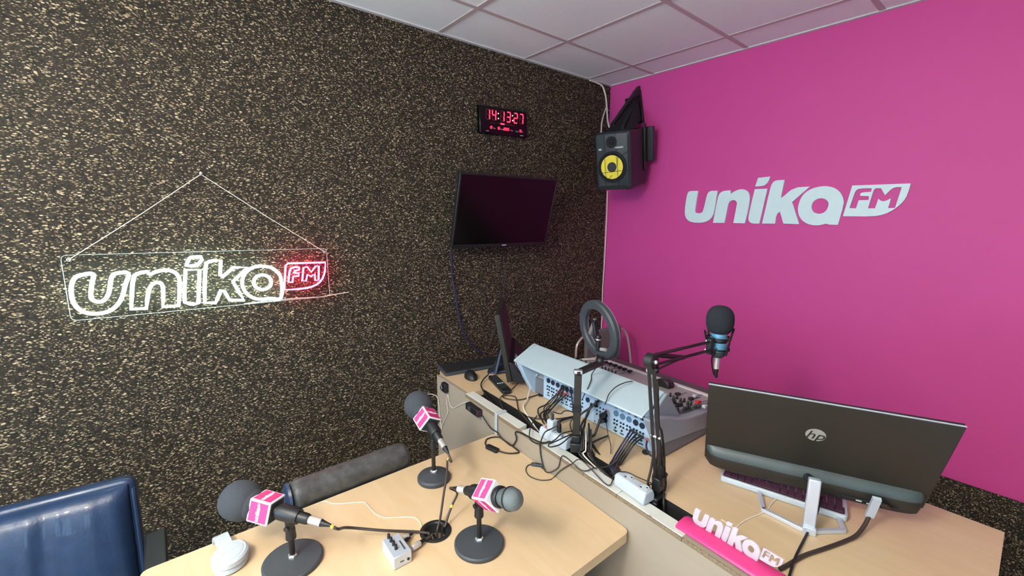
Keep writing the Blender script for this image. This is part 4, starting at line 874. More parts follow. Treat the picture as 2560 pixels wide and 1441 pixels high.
part('stand_leg', MB().hexa([lb0 + wv * a_ - pn * b_ for a_, b_ in ((-.035, 0), (.035, 0), (.035, .014), (-.035, .014))] + [lgt + wv * a_ - pn * b_ for a_, b_ in ((-.025, 0), (.025, 0), (.025, .012), (-.025, .012))]), 'blue_black', ai, bevel=0.003)
part('stand_foot', MB().prism(rounded([(-.05, -.03), (.17, -.03), (.17, .10), (-.05, .10)], .02), kz(1243, 930, .0005), pn, wv, UP * .011), 'blue_black', ai, bevel=0.003)
cable('computer_cable', [lgt - pn * .02, kz(1240, 905, .10), kz(1222, 935, .03), kz(1208, 950, .015), kz(1204, 970, .006), dk(.40, .075, -.03)], .003, 'cable_black', 'black cable dropping behind the mouse into the desk slot')
# remote control
r0, r1 = kz(1230, 944, .006), kz(1269, 984, .006); rx_ = (r1 - r0).normalized(); ry_ = UP.cross(rx_)
rc = thing('remote_control', 'slim black television remote lying beside the desk slot', 'remote', tuple((r0 + r1) / 2 - UP * .006))
part('body', MB().prism(rounded([(0, -.021), ((r1 - r0).length, -.021), ((r1 - r0).length, .021), (0, .021)], .012), r0 - UP * .005, rx_, ry_, UP * .017), 'black_plastic', rc, bevel=0.003)
Lr = (r1 - r0).length
for a_ in range(9):
    for b_ in (-1, 0, 1):
        part('button', MB().box(r0 + rx_ * (Lr * (.12 + .085 * a_)) + ry_ * (.011 * b_) + UP * .0125, (.008, .007, .002), rx_, ry_), 'socket_grey' if a_ in (5,) else 'base_iron', rc)
part('power_button', MB().box(r0 + rx_ * .010 + UP * .0125, (.006, .006, .002), rx_, ry_), 'red_plastic', rc)

# ------------------------------------------------------------------ small boxes stuck to the desk front
fp = lambda u, v, o=0.0: onpl(u, v, dk(0, -o, 0), E2)
q = fp(1117, 968); dm = thing('dimmer_box', 'small black dimmer with a round dial stuck on the desk front', 'dimmer', tuple(q - UP * .02))
part('case', MB().box(q - E2 * .010, (.040, .044, .020), E1, UP, E2), 'black_plastic', dm, bevel=0.003)
part('dial', MB().lathe([(.014, 0), (.014, .006), (.010, .008)], q - E2 * .020 - E1 * .006, -E2, 20), 'black_matte', dm)
part('dial_print', MB().tube([q - E2 * .0285 - E1 * .006 + (E1 * math.cos(t_) + UP * math.sin(t_)) * .010 for t_ in [i * .2 - .4 for i in range(12)]], .0011, 5), 'text_grey', dm)
q = fp(1191, 1022); ad = thing('power_adapter', 'dark rectangular power adapter stuck on the desk front panel', 'adapter', tuple(q - UP * .02))
part('case', MB().box(q - E2 * .013, (.098, .030, .026), (E1 * .995 - UP * .02).normalized(), UP, None), 'black_plastic', ad, bevel=0.003)
part('side_label', MB().box(q - E2 * .0135 + E1 * .0455, (.008, .026, .0266), E1, UP, None), 'key_dark', ad, bevel=0.001)
part('label', MB().box(q - E2 * .0262 - E1 * .018, (.024, .018, .0005), E1, UP, E2), 'base_iron', ad)
cable('adapter_wire', [fp(1169, 1005, .012), fp(1160, 1008, .008), fp(1145, 1015, .004), fp(1132, 1021, .004), fp(1124, 1010, .004), fp(1120, 988, .008)], .0014, 'cable_white', 'thin pale wire looping from the dimmer to the dark power adapter')
cable('adapter_wire', [fp(1118, 988, .008), fp(1117, 1010, .004), fp(1120, 1030, .004), fp(1112, 1050, .004), fp(1104, 1066, .006), fp(1103, 1072, .01)], .0014, 'cable_white', 'thin pale wire hanging straight below the dimmer')
def ht(u, v, h, clear=.008):
    p = on(u, v, z=ZT + h); k = (p - D0).dot(E2); return p - E2 * max(0.0, k + clear)
cable('adapter_cable', [fp(1207, 1040, .016), fp(1215, 1055, .010), fp(1228, 1072, .008), fp(1243, 1082, .012), ht(1262, 1095, .004), ht(1280, 1106, .004), ht(1291, 1120, .004), ht(1297, 1130, .004), ht(1293, 1133, .004), ht(1270, 1134, .004), ht(1245, 1128, .004)], .0026, 'cable_black', 'black cable from the power adapter curling to the inline switch')
cable('inline_cable', [ht(1217, 1117, .006), ht(1213, 1108, .003), ht(1220, 1097, .003), ht(1245, 1093, .003), ht(1270, 1098, .003), ht(1287, 1112, .003), fp(1291, 1100, .008), fp(1292, 1080, .008), dk(.80, -.004, .008), dk(.82, .03, .010), dk(.84, .06, .012), dk(.85, .075, -.03)], .0026, 'cable_black', 'black cable looping from the inline switch up over the capping strip')
def inline(u0, v0, u1, v1, w, h, label, mat):
    a_, b_ = on(u0, v0, z=ZT + h / 2), on(u1, v1, z=ZT + h / 2); X = (b_ - a_).normalized(); Y = UP.cross(X)
    t = thing('inline_switch', label, 'switch', tuple((a_ + b_) / 2 - UP * h / 2), 'inline cable switches')
    part('case', MB().prism(rounded([(0, -w / 2), ((b_ - a_).length, -w / 2), ((b_ - a_).length, w / 2), (0, w / 2)], w * .3), a_ - UP * (h / 2 - .0005), X, Y, UP * h), mat, t, bevel=0.002)
    part('button', MB().box((a_ + b_) / 2 + UP * (h / 2 + .0008), ((b_ - a_).length * .3, w * .45, .001), X, Y), 'black_matte', t)
inline(1217, 1116, 1245, 1129, .022, .012, 'black rectangular inline switch lying on the table by the panel', 'black_plastic')
inline(1328, 1161, 1361, 1166, .011, .010, 'small slim grey inline switch on the looped thin cable', 'base_iron')
cable('thin_looped_cable', [ht(1361, 1166, .004), ht(1368, 1170, .003), ht(1376, 1180, .003), fp(1395, 1170, .006), fp(1408, 1140, .006), dk(1.0, -.006, .006), dk(1.02, .03, .010), dk(1.04, .07, .012), dk(1.05, .10, .03)], .0018, 'cable_brown', 'thin cable rising from the slim grey switch over the capping strip')
cable('thin_looped_cable', [ht(1328, 1161, .004), ht(1318, 1166, .002), ht(1315, 1178, .002), ht(1325, 1192, .002), ht(1350, 1201, .002), ht(1375, 1200, .002), ht(1388, 1192, .002), fp(1400, 1178, .006), fp(1430, 1160, .006), fp(1455, 1152, .005), dk(1.10, .0, .008), dk(1.08, .05, .02), dk(1.06, .09, .03)], .0018, 'cable_brown', 'thin cable looping on the table from the slim grey switch')

# ------------------------------------------------------------------ power strips
def power_strip(A_, B_, w, h, nsock, label, sw):
    X = (B_ - A_).normalized(); Y = UP.cross(X); L = (B_ - A_).length
    t = thing('power_strip', label, 'power strip', tuple((A_ + B_) / 2), 'white power strips on the desk slot')
    prof = [(-w / 2, 0), (w / 2, 0), (w / 2, h * .55), (w * .33, h), (-w * .33, h), (-w / 2, h * .55)]
    part('housing', MB().prism(prof, A_, Y, UP, X * L), 'white_plastic', t, bevel=0.005, seg=3)
    for k_ in range(nsock):
        c_ = A_ + X * (L * (.32 + .5 * k_ / max(1, nsock - 1))) + UP * h
        so = part('socket', MB().lathe([(.0150, -.0), (.0150, .0012), (.0142, .0012), (.0138, -.0005), (.002, -.0006)], c_, UP, 28), 'white_plastic', t)
        part('socket_well', MB().lathe([(.0134, 0), (.0134, .0008)], c_, UP, 24), 'socket_grey', so)
        for s_ in (-1, 1): part('pin_hole', MB().lathe([(.0028, 0), (.0028, .0006)], c_ + UP * .0009 + (X * .7 + Y * .7) * (.0085 * s_), UP, 10), 'jack_black', so)
    part('cord_neck', MB().cyl(A_ + UP * h * .4, A_ - X * .012 + UP * h * .4, .010, .007, 14), 'white_plastic', t)
    if sw: part('rocker_switch', MB().box(A_ + X * .028 + UP * (h + .003), (.018, .020, .006), (X + UP * .12).normalized(), Y), 'red_plastic', t, bevel=0.001)
    return t, X, Y
s1a, s1b = kz(1358, 1062, .006), kz(1430, 1122, .006)
def strip_axis(n0, n1, w):
    a, b = kz(*n0, .0045), kz(*n1, .0045); y = UP.cross((b - a).normalized()); y = y if y.x > 0 else -y; return a + y * w / 2, b + y * w / 2
s1a, s1b = strip_axis((1346, 1091), (1413, 1129), .046)
ps1, PX, PY = power_strip(s1a, s1b, .046, .036, 3, 'white power strip with red switch and a plug in it', True)
s2a, s2b = strip_axis((1533, 1213), (1608, 1267), .046)
ps2, PX2, PY2 = power_strip(s2a, s2b, .046, .036, 2, 'white power strip with empty sockets beside the boom arm', False)
# plug with its cable in the first strip
pc = s1a.lerp(s1b, .34) + UP * .0375
pg = thing('mains_plug', 'white mains plug adapter standing in the power strip by the red switch', 'plug', tuple(pc), 'plugs in the power strip')
part('body', MB().box(pc + UP * .018, (.028, .028, .036), PX, PY), 'white_plastic', pg, bevel=0.004)
part('top_plug', MB().box(pc + UP * .046, (.010, .009, .022), PX, PY), 'base_iron', pg, bevel=0.002)
pc2 = s1a.lerp(s1b, .60) + UP * .0375
pg2 = thing('mains_plug', 'black plug standing upright in the middle of the power strip', 'plug', tuple(pc2), 'plugs in the power strip')
part('body', MB().box(pc2 + UP * .017, (.014, .012, .032), PX, PY), 'black_plastic', pg2, bevel=0.003)
part('cord_boot', MB().cyl(pc2 + UP * .033, pc2 + UP * .046, .005, .003, 10), 'black_plastic', pg2)

# ------------------------------------------------------------------ ring light on its clamp post
rl = thing('ring_light', 'black ring light on a square post clamped to the control desk', 'ring light', tuple(dk(.93, .10, 0)))
RC = CAM + (V((-1.317, -1.038, H - 1.423)) - CAM) * (.12 / .13)
az, el_ = -.266, .159; RN = V((math.cos(el_) * math.cos(az), math.cos(el_) * math.sin(az), math.sin(el_)))
part('ring_housing', MB().lathe([(.120, .008), (.120, -.006), (.114, -.013), (.090, -.013), (.084, -.006), (.084, .008)], RC, RN, 56, cap=False), 'base_iron', rl)
part('diffuser', MB().lathe([(.084, .008), (.086, .012), (.118, .012), (.120, .008)], RC, RN, 56, cap=False), 'white_plastic', rl)
pb_ = kz(1439, 1128); pt_ = V((pb_.x, pb_.y, zup(pb_.x, pb_.y, 932)))
hN = RN.copy(); hN.z = 0; hN.normalize(); hS = hN.cross(UP)
dX = ray(1437, 1000); dX.z = 0; dX.normalize(); sX = dX.cross(UP)
part('post', MB().box((pb_ + pt_) / 2 + UP * .03, (.024, .016, (pt_.z - pb_.z) - .06), sX, dX), 'hp_back', rl, bevel=0.002)
RB = RC - (UP - RN * RN.z).normalized() * .120
ae2 = on(1500, 908, z=pt_.z + .004)
ad_ = (ae2 - pt_); 
part('arm', MB().box((pt_ + ae2) / 2, (ad_.length + .02, .024, .014), ad_, ad_.cross(UP).normalized()), 'black_metal', rl, bevel=0.002)
part('end_cap', MB().box(pt_ + UP * .003, (.028, .02, .012), sX, dX), 'chrome', rl, bevel=0.002)
part('ball_joint', MB().cyl(ae2, RB + UP * .004, .010, .008, 12).ball(ae2 + UP * .008, .013), 'black_plastic', rl)
part('pivot', MB().box(RB + UP * .012 - RN * .006, (.03, .02, .03), hS, hN), 'black_plastic', rl, bevel=0.004)
# phone clamp standing inside the ring
ci = RC - UP * .052
part('phone_clamp', MB().box(ci + UP * .045 - hS * .018, (.012, .02, .085), (hS + UP * .35).normalized(), hN).box(ci + UP * .082 - hS * .03, (.03, .022, .012), hS, hN), 'black_plastic', rl, bevel=0.003)
part('clamp_jaw', MB().box(ci + UP * .055 - hS * .040, (.016, .014, .075), (hS - UP * .45).normalized(), hN), 'grey_fabric', rl, bevel=0.003)
part('clamp_neck', MB().cyl(ci - UP * .03, ci + UP * .02, .009, .011, 14).ball(ci + UP * .022, .013), 'black_plastic', rl)
part('clamp_collar', MB().lathe([(.011, 0), (.0125, .004), (.011, .008)], ci + UP * .012, UP, 16), 'chrome', rl)
part('back_screw', MB().cyl(RC - UP * .072 + hS * .02, RC - UP * .066 + hS * .05, .007, n=12), 'nickel', rl)
part('desk_clamp', MB().box(pb_ + UP * .018, (.036, .04, .034), sX, dX).box(pb_ + UP * .046, (.028, .024, .026), sX, dX).cyl(pb_ - UP * .05, pb_ + UP * .01, .008, n=10), 'black_plastic', rl, bevel=0.004)
part('tie_band', MB().box(pt_.lerp(pb_, .42), (.028, .020, .008), sX, dX).box(pt_.lerp(pb_, .47), (.030, .022, .006), sX, dX), 'black_matte', rl, bevel=0.002)

# ------------------------------------------------------------------ boom arm with the operator's microphone
bB = kz(1643, 1240); J0 = bB + UP * .035
J1 = reach(1627, 903, J0, .385, True); J1b = reach(1627, 903, J0, .385, False)
if abs((J1b - J0).normalized().z) > abs((J1 - J0).normalized().z): J1 = J1b
J2 = reach(1774, 866, J1, .36, True)
bm = thing('microphone_boom', 'black folding boom arm clamped on the desk slot beside the power strip', 'boom arm', tuple(bB))
hd = J2 - J1; hd.z = 0; hd.normalize(); sd_ = hd.cross(UP).normalized(); av = (J1 - J0).normalized(); bv = (J2 - J1).normalized(); af = av.cross(sd_).normalized()
for s_ in (-1, 1): part('lower_bar', MB().tube([J0 + sd_ * (.0075 * s_), J1 + sd_ * (.0075 * s_)], .0058, 4), 'black_metal', bm, smooth=0)
upb = bv.cross(sd_).normalized(); upb = upb if upb.z > 0 else -upb
for s_ in (-1, 1): part('upper_bar', MB().tube([J1 + upb * (.014 * s_) + bv * .012, J2 + upb * (.014 * s_)], .0048, 4), 'black_metal', bm, smooth=0)
part('elbow', MB().lathe([(.018, -.012), (.020, -.010), (.020, .010), (.018, .012)], J1, sd_, 24), 'black_plastic', bm)
part('elbow_plate', MB().box(J1 - UP * .012 + bv * .012, (.03, .05, .020), bv, av, None), 'black_plastic', bm, bevel=0.004)
for (o_) in (J1 + sd_ * .014, J1 - sd_ * .014, J1 - UP * .030 + bv * .010 - sd_ * .012, J1 + UP * .01 + bv * .022 - sd_ * .012): part('bolt', MB().ball(o_, .0055, n=10, m=6), 'nickel', bm)
g0_ = J1 + bv * .02 + upb * .012 - sd_ * .008; g1_ = reach(1708, 894, J1, .20, True)
part('gas_spring', MB().cyl(g0_, g0_.lerp(g1_, .15), .003, n=8).cyl(g0_.lerp(g1_, .12), g1_, .0068, n=14), 'black_plastic', bm)
part('spring_highlight', MB().cyl(g0_ - sd_ * .0068, g1_ - sd_ * .0068, .0022, n=8), 'chrome', bm)  # thin bright rod in place of the highlight along the black tube
l0, l1 = J0 + av * .12 + sd_ * .0 + hd * .018, J0 + av * .012 + hd * .04
sp0 = reach(1654, 1093, J0, .17, True); 
part('lower_spring', MB().cyl(J0 + av * .155 + hd * .012, J0 + av * .05 + hd * .032, .0065, n=12).cyl(J0 + av * .05 + hd * .032, J0 + av * .01 + hd * .02, .003, n=8), 'black_plastic', bm)
part('spring_pin', MB().cyl(J0 + av * .158 - sd_ * .012, J0 + av * .158 + sd_ * .016, .0035, n=8), 'nickel', bm)
part('knuckle', MB().box(J0 + UP * .004, (.03, .024, .04), hd, sd_).cyl(bB + UP * .002, J0, .010, n=14), 'black_plastic', bm, bevel=0.003)
part('thumb_screw', MB().cyl(bB + UP * .022 + hd * .012, bB + UP * .04 + hd * .055 - sd_ * .01, .006, .010, 12), 'black_plastic', bm)
part('clamp', MB().box(bB + UP * .006 - hd * .01, (.05, .036, .012), hd, sd_).box(bB - UP * .04 - hd * .03, (.012, .036, .08), hd, sd_).box(bB - UP * .075 - hd * .01, (.05, .036, .01), hd, sd_), 'black_plastic', bm, bevel=0.003)
part('end_bracket', MB().box(J2 + bv * .004, (.024, .016, .05), hd, sd_), 'black_plastic', bm, bevel=0.003)
for s_ in (-1, 1): part('end_bolt', MB().ball(J2 + upb * (.014 * s_) - sd_ * .011, .0045, n=10, m=6), 'nickel', bm)
# condenser microphone in its shock mount
Q = reach(1796, 858, J2, .055, True); mv = (V((.02, .02, .99)) + V((0, 0, 0))).normalized()
cm = thing('condenser_microphone', 'pale blue condenser microphone with black foam cap on the boom arm', 'microphone', tuple(Q - mv * .06))
dpx = (Q - CAM).dot(FX) / FPX
part('body', MB().lathe([(13 * dpx, -.034), (19 * dpx, -.026), (19.5 * dpx, .0), (19.5 * dpx, .045)], Q, mv, 28), 'cyan_mic', cm)
part('body_band', MB().lathe([(19.8 * dpx, .004), (20.2 * dpx, .006), (20.2 * dpx, .009), (19.8 * dpx, .011)], Q, mv, 28), 'black_plastic', cm)
part('lower_cup', MB().lathe([(12 * dpx, -.046), (18 * dpx, -.036), (20 * dpx, -.026)], Q, mv, 28), 'base_iron', cm)
part('windscreen', MB().ball(Q + mv * (58 * dpx), 33 * dpx, (.98, .98, 1.12), V((1, 0, 0)), V((0, 1, 0)), mv, 32, 20, pw=.82), 'dark_foam', cm, smooth=180)
part('plug', MB().lathe([(6.5 * dpx, -.085), (7 * dpx, -.046)], Q, mv, 18), 'nickel', cm)
part('plug_boot', MB().lathe([(3 * dpx, -.112), (5.5 * dpx, -.085)], Q, mv, 14), 'black_plastic', cm)
sm = thing('shock_mount', 'black spider shock mount around the pale blue condenser microphone', 'shock mount', tuple(Q - mv * .03))
for (h_, r_) in ((.018, 27), (-.018, 25)): part('ring', MB().lathe([(r_ * dpx, h_ - .003), ((r_ + 2.2) * dpx, h_ - .003), ((r_ + 2.2) * dpx, h_ + .003), (r_ * dpx, h_ + .003)], Q, mv, 36, cap=False), 'black_metal', sm)
e_, f_, _ = frame(mv)
for k_ in range(4):
    an = PI / 4 + k_ * PI / 2 + .35; rd = e_ * math.cos(an) + f_ * math.sin(an)
    part('prong', MB().tube([Q + rd * (28 * dpx) - mv * .032, Q + rd * (33 * dpx), Q + rd * (43 * dpx) + mv * .045], .0034, 6), 'black_metal', sm)
    an2 = an + PI / 4; rd2 = e_ * math.cos(an2) + f_ * math.sin(an2)
    part('elastic', MB().tube([Q + rd * (43 * dpx) + mv * .043, Q + rd2 * (21 * dpx) + mv * .014], .001, 5), 'black_matte', sm)
    part('elastic', MB().tube([Q + rd * (28 * dpx) - mv * .031, Q + rd2 * (21 * dpx) - mv * .012], .001, 5), 'black_matte', sm)
part('yoke', MB().tube([J2 + bv * .006, Q - (Q - J2).normalized() * (27 * dpx) - mv * .0], .006, 8), 'black_plastic', sm)
lowp = Q - mv * .112
cable('boom_microphone_cable', [lowp, reach(1793, 938, Q, .15, True), reach(1790, 944, Q, .155, True), reach(1783, 930, Q, .14, True), reach(1779, 900, J2, .07, True), J2 + bv * .0 - UP * .01 + sd_ * .012, J2.lerp(J1, .5) - UP * .017, J1 - UP * .02 + sd_ * .016], .0026, 'cable_black', 'black cable looping under the boom microphone and along its arm')
cable('boom_arm_cable', [J1 - av * .05 + sd_ * .016, J0.lerp(J1, .5) + hd * .022, J0 + av * .16 + hd * .035, J0 + av * .09 + hd * .042, J0 + av * .03 + hd * .040, bB + hd * .046 + UP * .01, dk(1.22, .086, -.02)], .0032, 'cable_black', 'black cable running down the back of the boom arm into the slot')
# ------------------------------------------------------------------ computer monitor seen from behind
HY = math.radians(-66.857); HT = .4292; HW = .50
hR = V((math.cos(HY), math.sin(HY), 0)); hn = V((math.sin(HY), -math.cos(HY), 0)); hU = (UP * math.cos(HT) + hn * math.sin(HT)).normalized(); hN_ = (hn * math.cos(HT) - UP * math.sin(HT)).normalized()
HC = V((-1.538, -1.896, H - 1.385))
def hpt(x, y, o=0.0): return HC + hR * x - hU * y + hN_ * o
mo_ = thing('computer_monitor', 'black computer monitor seen from behind on a silver stand', 'monitor', tuple(kz(2018, 1325)))
part('back_panel', MB().prism(rounded([(-HW / 2, 0), (HW / 2, 0), (HW / 2 - .002, .30), (-HW / 2 + .002, .30)], .003), HC - hN_ * .012, hR, -hU, hN_ * .012), 'hp_back', mo_, bevel=0.002)
part('screen', MB().box(hpt(0, .155, -.013), (HW - .012, .29, .002), hR, hU), 'screen_black', mo_)
part('top_edge', MB().box(hpt(0, .0004, -.003), (HW, .0012, .004), hR, hU, hN_), 'alu', mo_)
cw_ = HW / 2 - .006
chin = MB(); nC = 40; prof = [(.240, .0), (.258, .024), (.298, .028), (.310, .021), (.313, .0), (.313, -.010), (.240, -.010)]
rings = []
for k_ in range(nC + 1):
    f_ = -1 + 2 * k_ / nC; e_ = 1 - abs(f_) ** 14; x = f_ * cw_
    rings.append([hpt(x, .238 + (y - .238) * (1 if y < .3 else 1 - .10 * abs(f_) ** 10) , (o_ * (e_ ** .5 if o_ > 0 else 1))) for (y, o_) in prof])
np_ = len(prof)
chin.add([q for r_ in rings for q in r_], [(j * np_ + i, (j + 1) * np_ + i, (j + 1) * np_ + (i + 1) % np_, j * np_ + (i + 1) % np_) for j in range(nC) for i in range(np_)] + [tuple(range(np_)), tuple(reversed(range(nC * np_, (nC + 1) * np_)))],)
for idx, f_ in enumerate(chin.f):
    if len(f_) == 4 and idx % np_ == 0: chin.mi[idx] = 1
part('chin', chin, ['hp_back', 'hp_chin_lit'], mo_, smooth=50)
lg = on(2039, 1088, z=1.0); lgp = onpl(2039, 1088, HC + hN_ * .0, hN_); lx = (lgp - HC).dot(hR); ly = -(lgp - HC).dot(hU)
part('logo_disc', MB().lathe([(.0215, 0), (.0215, .0008)], hpt(lx, ly, 0), hN_, 40), 'hp_logo', mo_)
part('logo_letters', MB().mesh(text2d('hp', .040, .0005, .28), hpt(lx - .001, ly + .002, .0012), hR, hU, hN_), 'hp_back', mo_, smooth=0)
part('connector_recess', MB().box(hpt(.135, .290, .0280), (.115, .012, .004), hR, hU, hN_), 'black_matte', mo_, bevel=0.001)
part('port', MB().box(hpt(.115, .288, .0305), (.012, .004, .002), hR, hU, hN_).box(hpt(.135, .291, .0305), (.008, .004, .002), hR, hU, hN_), 'text_grey', mo_)
# silver stand
cb_ = kz(2020, 1330); ctop = V((cb_.x, cb_.y, zup(cb_.x, cb_.y, 1198))); cwx = hR
part('stand_column', MB().box((cb_ + ctop) / 2, (.026, .016, ctop.z - cb_.z), hR, hn), 'alu', mo_, bevel=0.003)
part('column_foot', MB().box(cb_ + UP * .010 + hn * .004, (.029, .022, .020), hR, hn), 'alu', mo_, bevel=0.002)
hj = onpl(2020, 1195, hpt(0, .285, .027), hN_)
part('stand_hinge', MB().cyl(ctop - UP * .012, hj, .011, n=16), 'black_plastic', mo_)
ft_ = [kz(u, v, .006) for (u, v) in ((1898, 1235), (1908, 1275), (2018, 1330), (2110, 1327), (2096, 1296))]
for i_ in range(4):
    d_ = (ft_[i_ + 1] - ft_[i_]); part('stand_foot', MB().box((ft_[i_] + ft_[i_ + 1]) / 2, (d_.length + .006, .010, .010), d_, d_.cross(UP)), 'alu', mo_, bevel=0.001)
# wired silver keyboard under the monitor
kA, kB_ = kz(1799, 1203, .001), kz(2118, 1309, .001); kX = (kB_ - kA).normalized(); kY = UP.cross(kX)
hk2 = thing('computer_keyboard', 'silver edged keyboard with dark keys under the computer monitor', 'keyboard', tuple((kA + kB_) / 2), 'computer keyboards')
keyboard(hk2, kA, kX, kY, (kB_ - kA).length, .105, .017, 'white_plastic', 'key_dark', 5, 16, .02)
part('key_plate', MB().prism(rounded([(.006, .006), ((kB_ - kA).length - .006, .006), ((kB_ - kA).length - .006, .099), (.006, .099)], .008), kA + UP * .0172, kX, kY, UP * .0006), 'key_dark', hk2)
# monitor cables
p0 = hpt(.175, .292, .030)
pl_ = thing('video_plug', 'black video plug with white tag under the computer monitor', 'plug', tuple(p0))
PT = hpt(0, 0, .050); p1_ = onpl(2193, 1247, PT, hN_)
part('shell', MB().box(p0.lerp(p1_, .4), (.022, .012, .04), hR, hn, (p0 - p1_)), 'black_plastic', pl_, bevel=0.003)
tg = onpl(2173, 1291, PT, hN_); tgx = (p1_ - tg).normalized(); tgn = hn - tgx * hn.dot(tgx)
part('white_tag', MB().box(p1_.lerp(tg, .5), ((p1_ - tg).length, .017, .009), tgx, tgx.cross(tgn).normalized()), 'white_plastic', pl_)
cable('monitor_cable', [tg, kz(2160, 1316, .02), kz(2140, 1340, .008), kz(2110, 1355, .005), kz(2060, 1373, .005), kz(2010, 1390, .005), kz(1970, 1413, .005), kz(1950, 1424, .005)], .0048, 'cable_brown', 'thick brown cable curving from the monitor plug across the desk')
q0 = hpt(.035, .318, .03)
cable('monitor_cable', [q0, kz(2056, 1240, .035), kz(2050, 1258, .028), kz(2040, 1290, .015), kz(2015, 1340, .006), kz(1990, 1390, .010), kz(1978, 1425, .006), kz(1968, 1460, .005)], .0028, 'cable_black', 'thin black cable dropping in front of the silver monitor stand')
cable('thin_desk_wire', [kz(u, v, .002) for (u, v) in ((1945, 1244), (1930, 1258), (1918, 1275), (1895, 1288), (1870, 1298), (1845, 1315), (1830, 1338), (1826, 1346))], .0014, 'cable_white', 'thin white wire curving from the keyboard toward the small desk sign')
cable('thin_desk_wire', [kz(u, v, .002) for (u, v) in ((1803, 1300), (1818, 1308), (1830, 1318), (1838, 1330), (1846, 1342))], .0012, 'cable_white', 'short white wire crossing beside the small desk sign')

# ------------------------------------------------------------------ standing acrylic station sign on its pink base
def tsz(u, v, h): 
    q = on(u, v, z=ZD + h) - D0; return q.dot(E1), q.dot(E2)
tb0 = tsz(1690, 1303, .02)[0]; tb1 = tsz(1955, 1446, .02)[0]
ds = thing('desk_sign', 'clear acrylic unika FM letters on a pink base along the desk front', 'sign', tuple(dk((tb0 + tb1) / 2, .05, 0)))
part('base', MB().prism([(.010, .0035), (.070, .0035), (.068, .012), (.050, .018), (.026, .016), (.012, .010)], dk(tb0, 0, 0), E2, UP, E1 * (tb1 - tb0)), 'flag_pink', ds, bevel=0.004, seg=3)
ts0, ss0 = tsz(1708, 1305, .03); ts1, ss1 = tsz(1952, 1428, .03)
sc_ = (ts1 - ts0) / LW; so = dk(ts0, .050, .018); lu = (UP * .97 + E2 * .22).normalized(); ln = E1.cross(lu).normalized()
for key in ('u', 'n', 'i', 'k', 'a', 'badge'):
    part('letter' if key != 'badge' else 'badge', MB().mesh(logo_piece(key, sc_ * 1.0, .005), so, E1, lu, ln), 'acrylic', ds, smooth=0)

# ------------------------------------------------------------------ cables between console, slot and power strips
def jk(u, v, o=.02): return onpl(u, v, mx(-o, 0, 0), MBx)
def plug(t, a, b, r, mat, name): part(name, MB().cyl(a, b, r, r * .8, 12), mat, t)
def patch(u, v, mids, end, r, mat, label, pm='black_plastic'):
    a = jk(u, v, .0); b = jk(u, v, .028) - UP * .004
    pts = [b] + mids + [end]
    c = solo('patch_cable', MB().tube(catmull([V(q) for q in pts], 6), r, 8), mat, label, 'cable', 'patch cables behind the console', smooth=60)
    plug(c, a, b, .0048, pm, 'plug')
    return c
sl = lambda t, s=.072, z=-.04: dk(t, s, z)
patch(1400, 976, [kz(1385, 992, .045), kz(1365, 1012, .02), kz(1345, 1032, .008)], sl(.80), .0028, 'cable_black', 'black patch cable, leftmost of the bundle behind the console', 'red_plastic')
patch(1404, 966, [kz(1392, 995, .05), kz(1372, 1022, .022), kz(1352, 1045, .008)], sl(.85), .0030, 'cable_black', 'black patch cable in the left bundle, third socket column')
patch(1412, 968, [kz(1396, 1000, .05), kz(1380, 1022, .022), kz(1360, 1044, .008)], sl(.87), .0030, 'cable_black', 'black patch cable in the left bundle, fourth socket column')
patch(1395, 982, [kz(1378, 1006, .03), kz(1360, 1030, .012)], sl(.83), .0026, 'cable_brown', 'brown patch cable bending low in the left bundle', 'red_plastic')
patch(1417, 984, [kz(1395, 1006, .035), kz(1374, 1030, .015), kz(1362, 1050, .006)], sl(.90), .0028, 'cable_black', 'black patch cable, rightmost of the left bundle', 'red_plastic')
patch(1409, 985, [kz(1385, 1008, .03), kz(1366, 1034, .012)], sl(.88), .0024, 'cable_brown', 'thin brown patch cable beside the left bundle', 'red_plastic')
patch(1427, 968, [kz(1430, 1000, .06), kz(1434, 1030, .03), kz(1437, 1055, .02)], kz(1445, 1090, .01), .0030, 'cable_navy', 'dark blue patch cable dropping behind the ring light post')
# power lead at the left end
cable('power_lead', [onpl(1343, 937, mx(.0, 0, 0), MBx), kz(1335, 950, .05), kz(1325, 975, .02), kz(1318, 1000, .01), kz(1310, 1025, .006), sl(.74)], .0032, 'cable_white', 'white power lead falling from the console left end into the slot')
cable('floor_lead', [kz(1352, 985, .004), kz(1330, 992, .004), kz(1300, 1000, .004), kz(1270, 998, .004), kz(1256, 992, .004), kz(1268, 989, .004), kz(1288, 993, .004), kz(1293, 1008, .004), kz(1303, 1035, .004), sl(.76)], .0026, 'cable_brown', 'brown cable looping on the desk in front of the remote')
cable('floor_lead', [kz(1295, 958, .006), kz(1278, 975, .004), kz(1262, 985, .003), kz(1250, 1000, .003), sl(.49)], .0018, 'cable_brown', 'thin cable passing under the remote into the slot')
# thin wire leaning over the cover
cov = lambda u, v, h=.004: onpl(u, v, mx(-.086, 0, .158) + UP * h, (V(mx(.018, 0, .210)) - V(mx(-.086, 0, .158))).cross(MA).normalized())
cable('thin_cover_wire', [jk(1512, 1012, .06), cov(1516, 1003, .006), cov(1523, 985, .02), cov(1540, 968, .025), cov(1560, 958, .018), cov(1579, 954, .008), psurf(1590, 956, .03), psurf(1603, 962, .004)], .0018, 'cable_black', 'thin dark wire bowed over the console cover toward the puck')
cable('thin_cover_wire', [V(ae2), cov(1480, 935, .01), cov(1478, 950, .006), cov(1470, 970, .006), jk(1462, 985, .06), jk(1455, 1000, .03)], .0018, 'cable_black', 'thin dark wire hanging from the ring light arm over the cover')
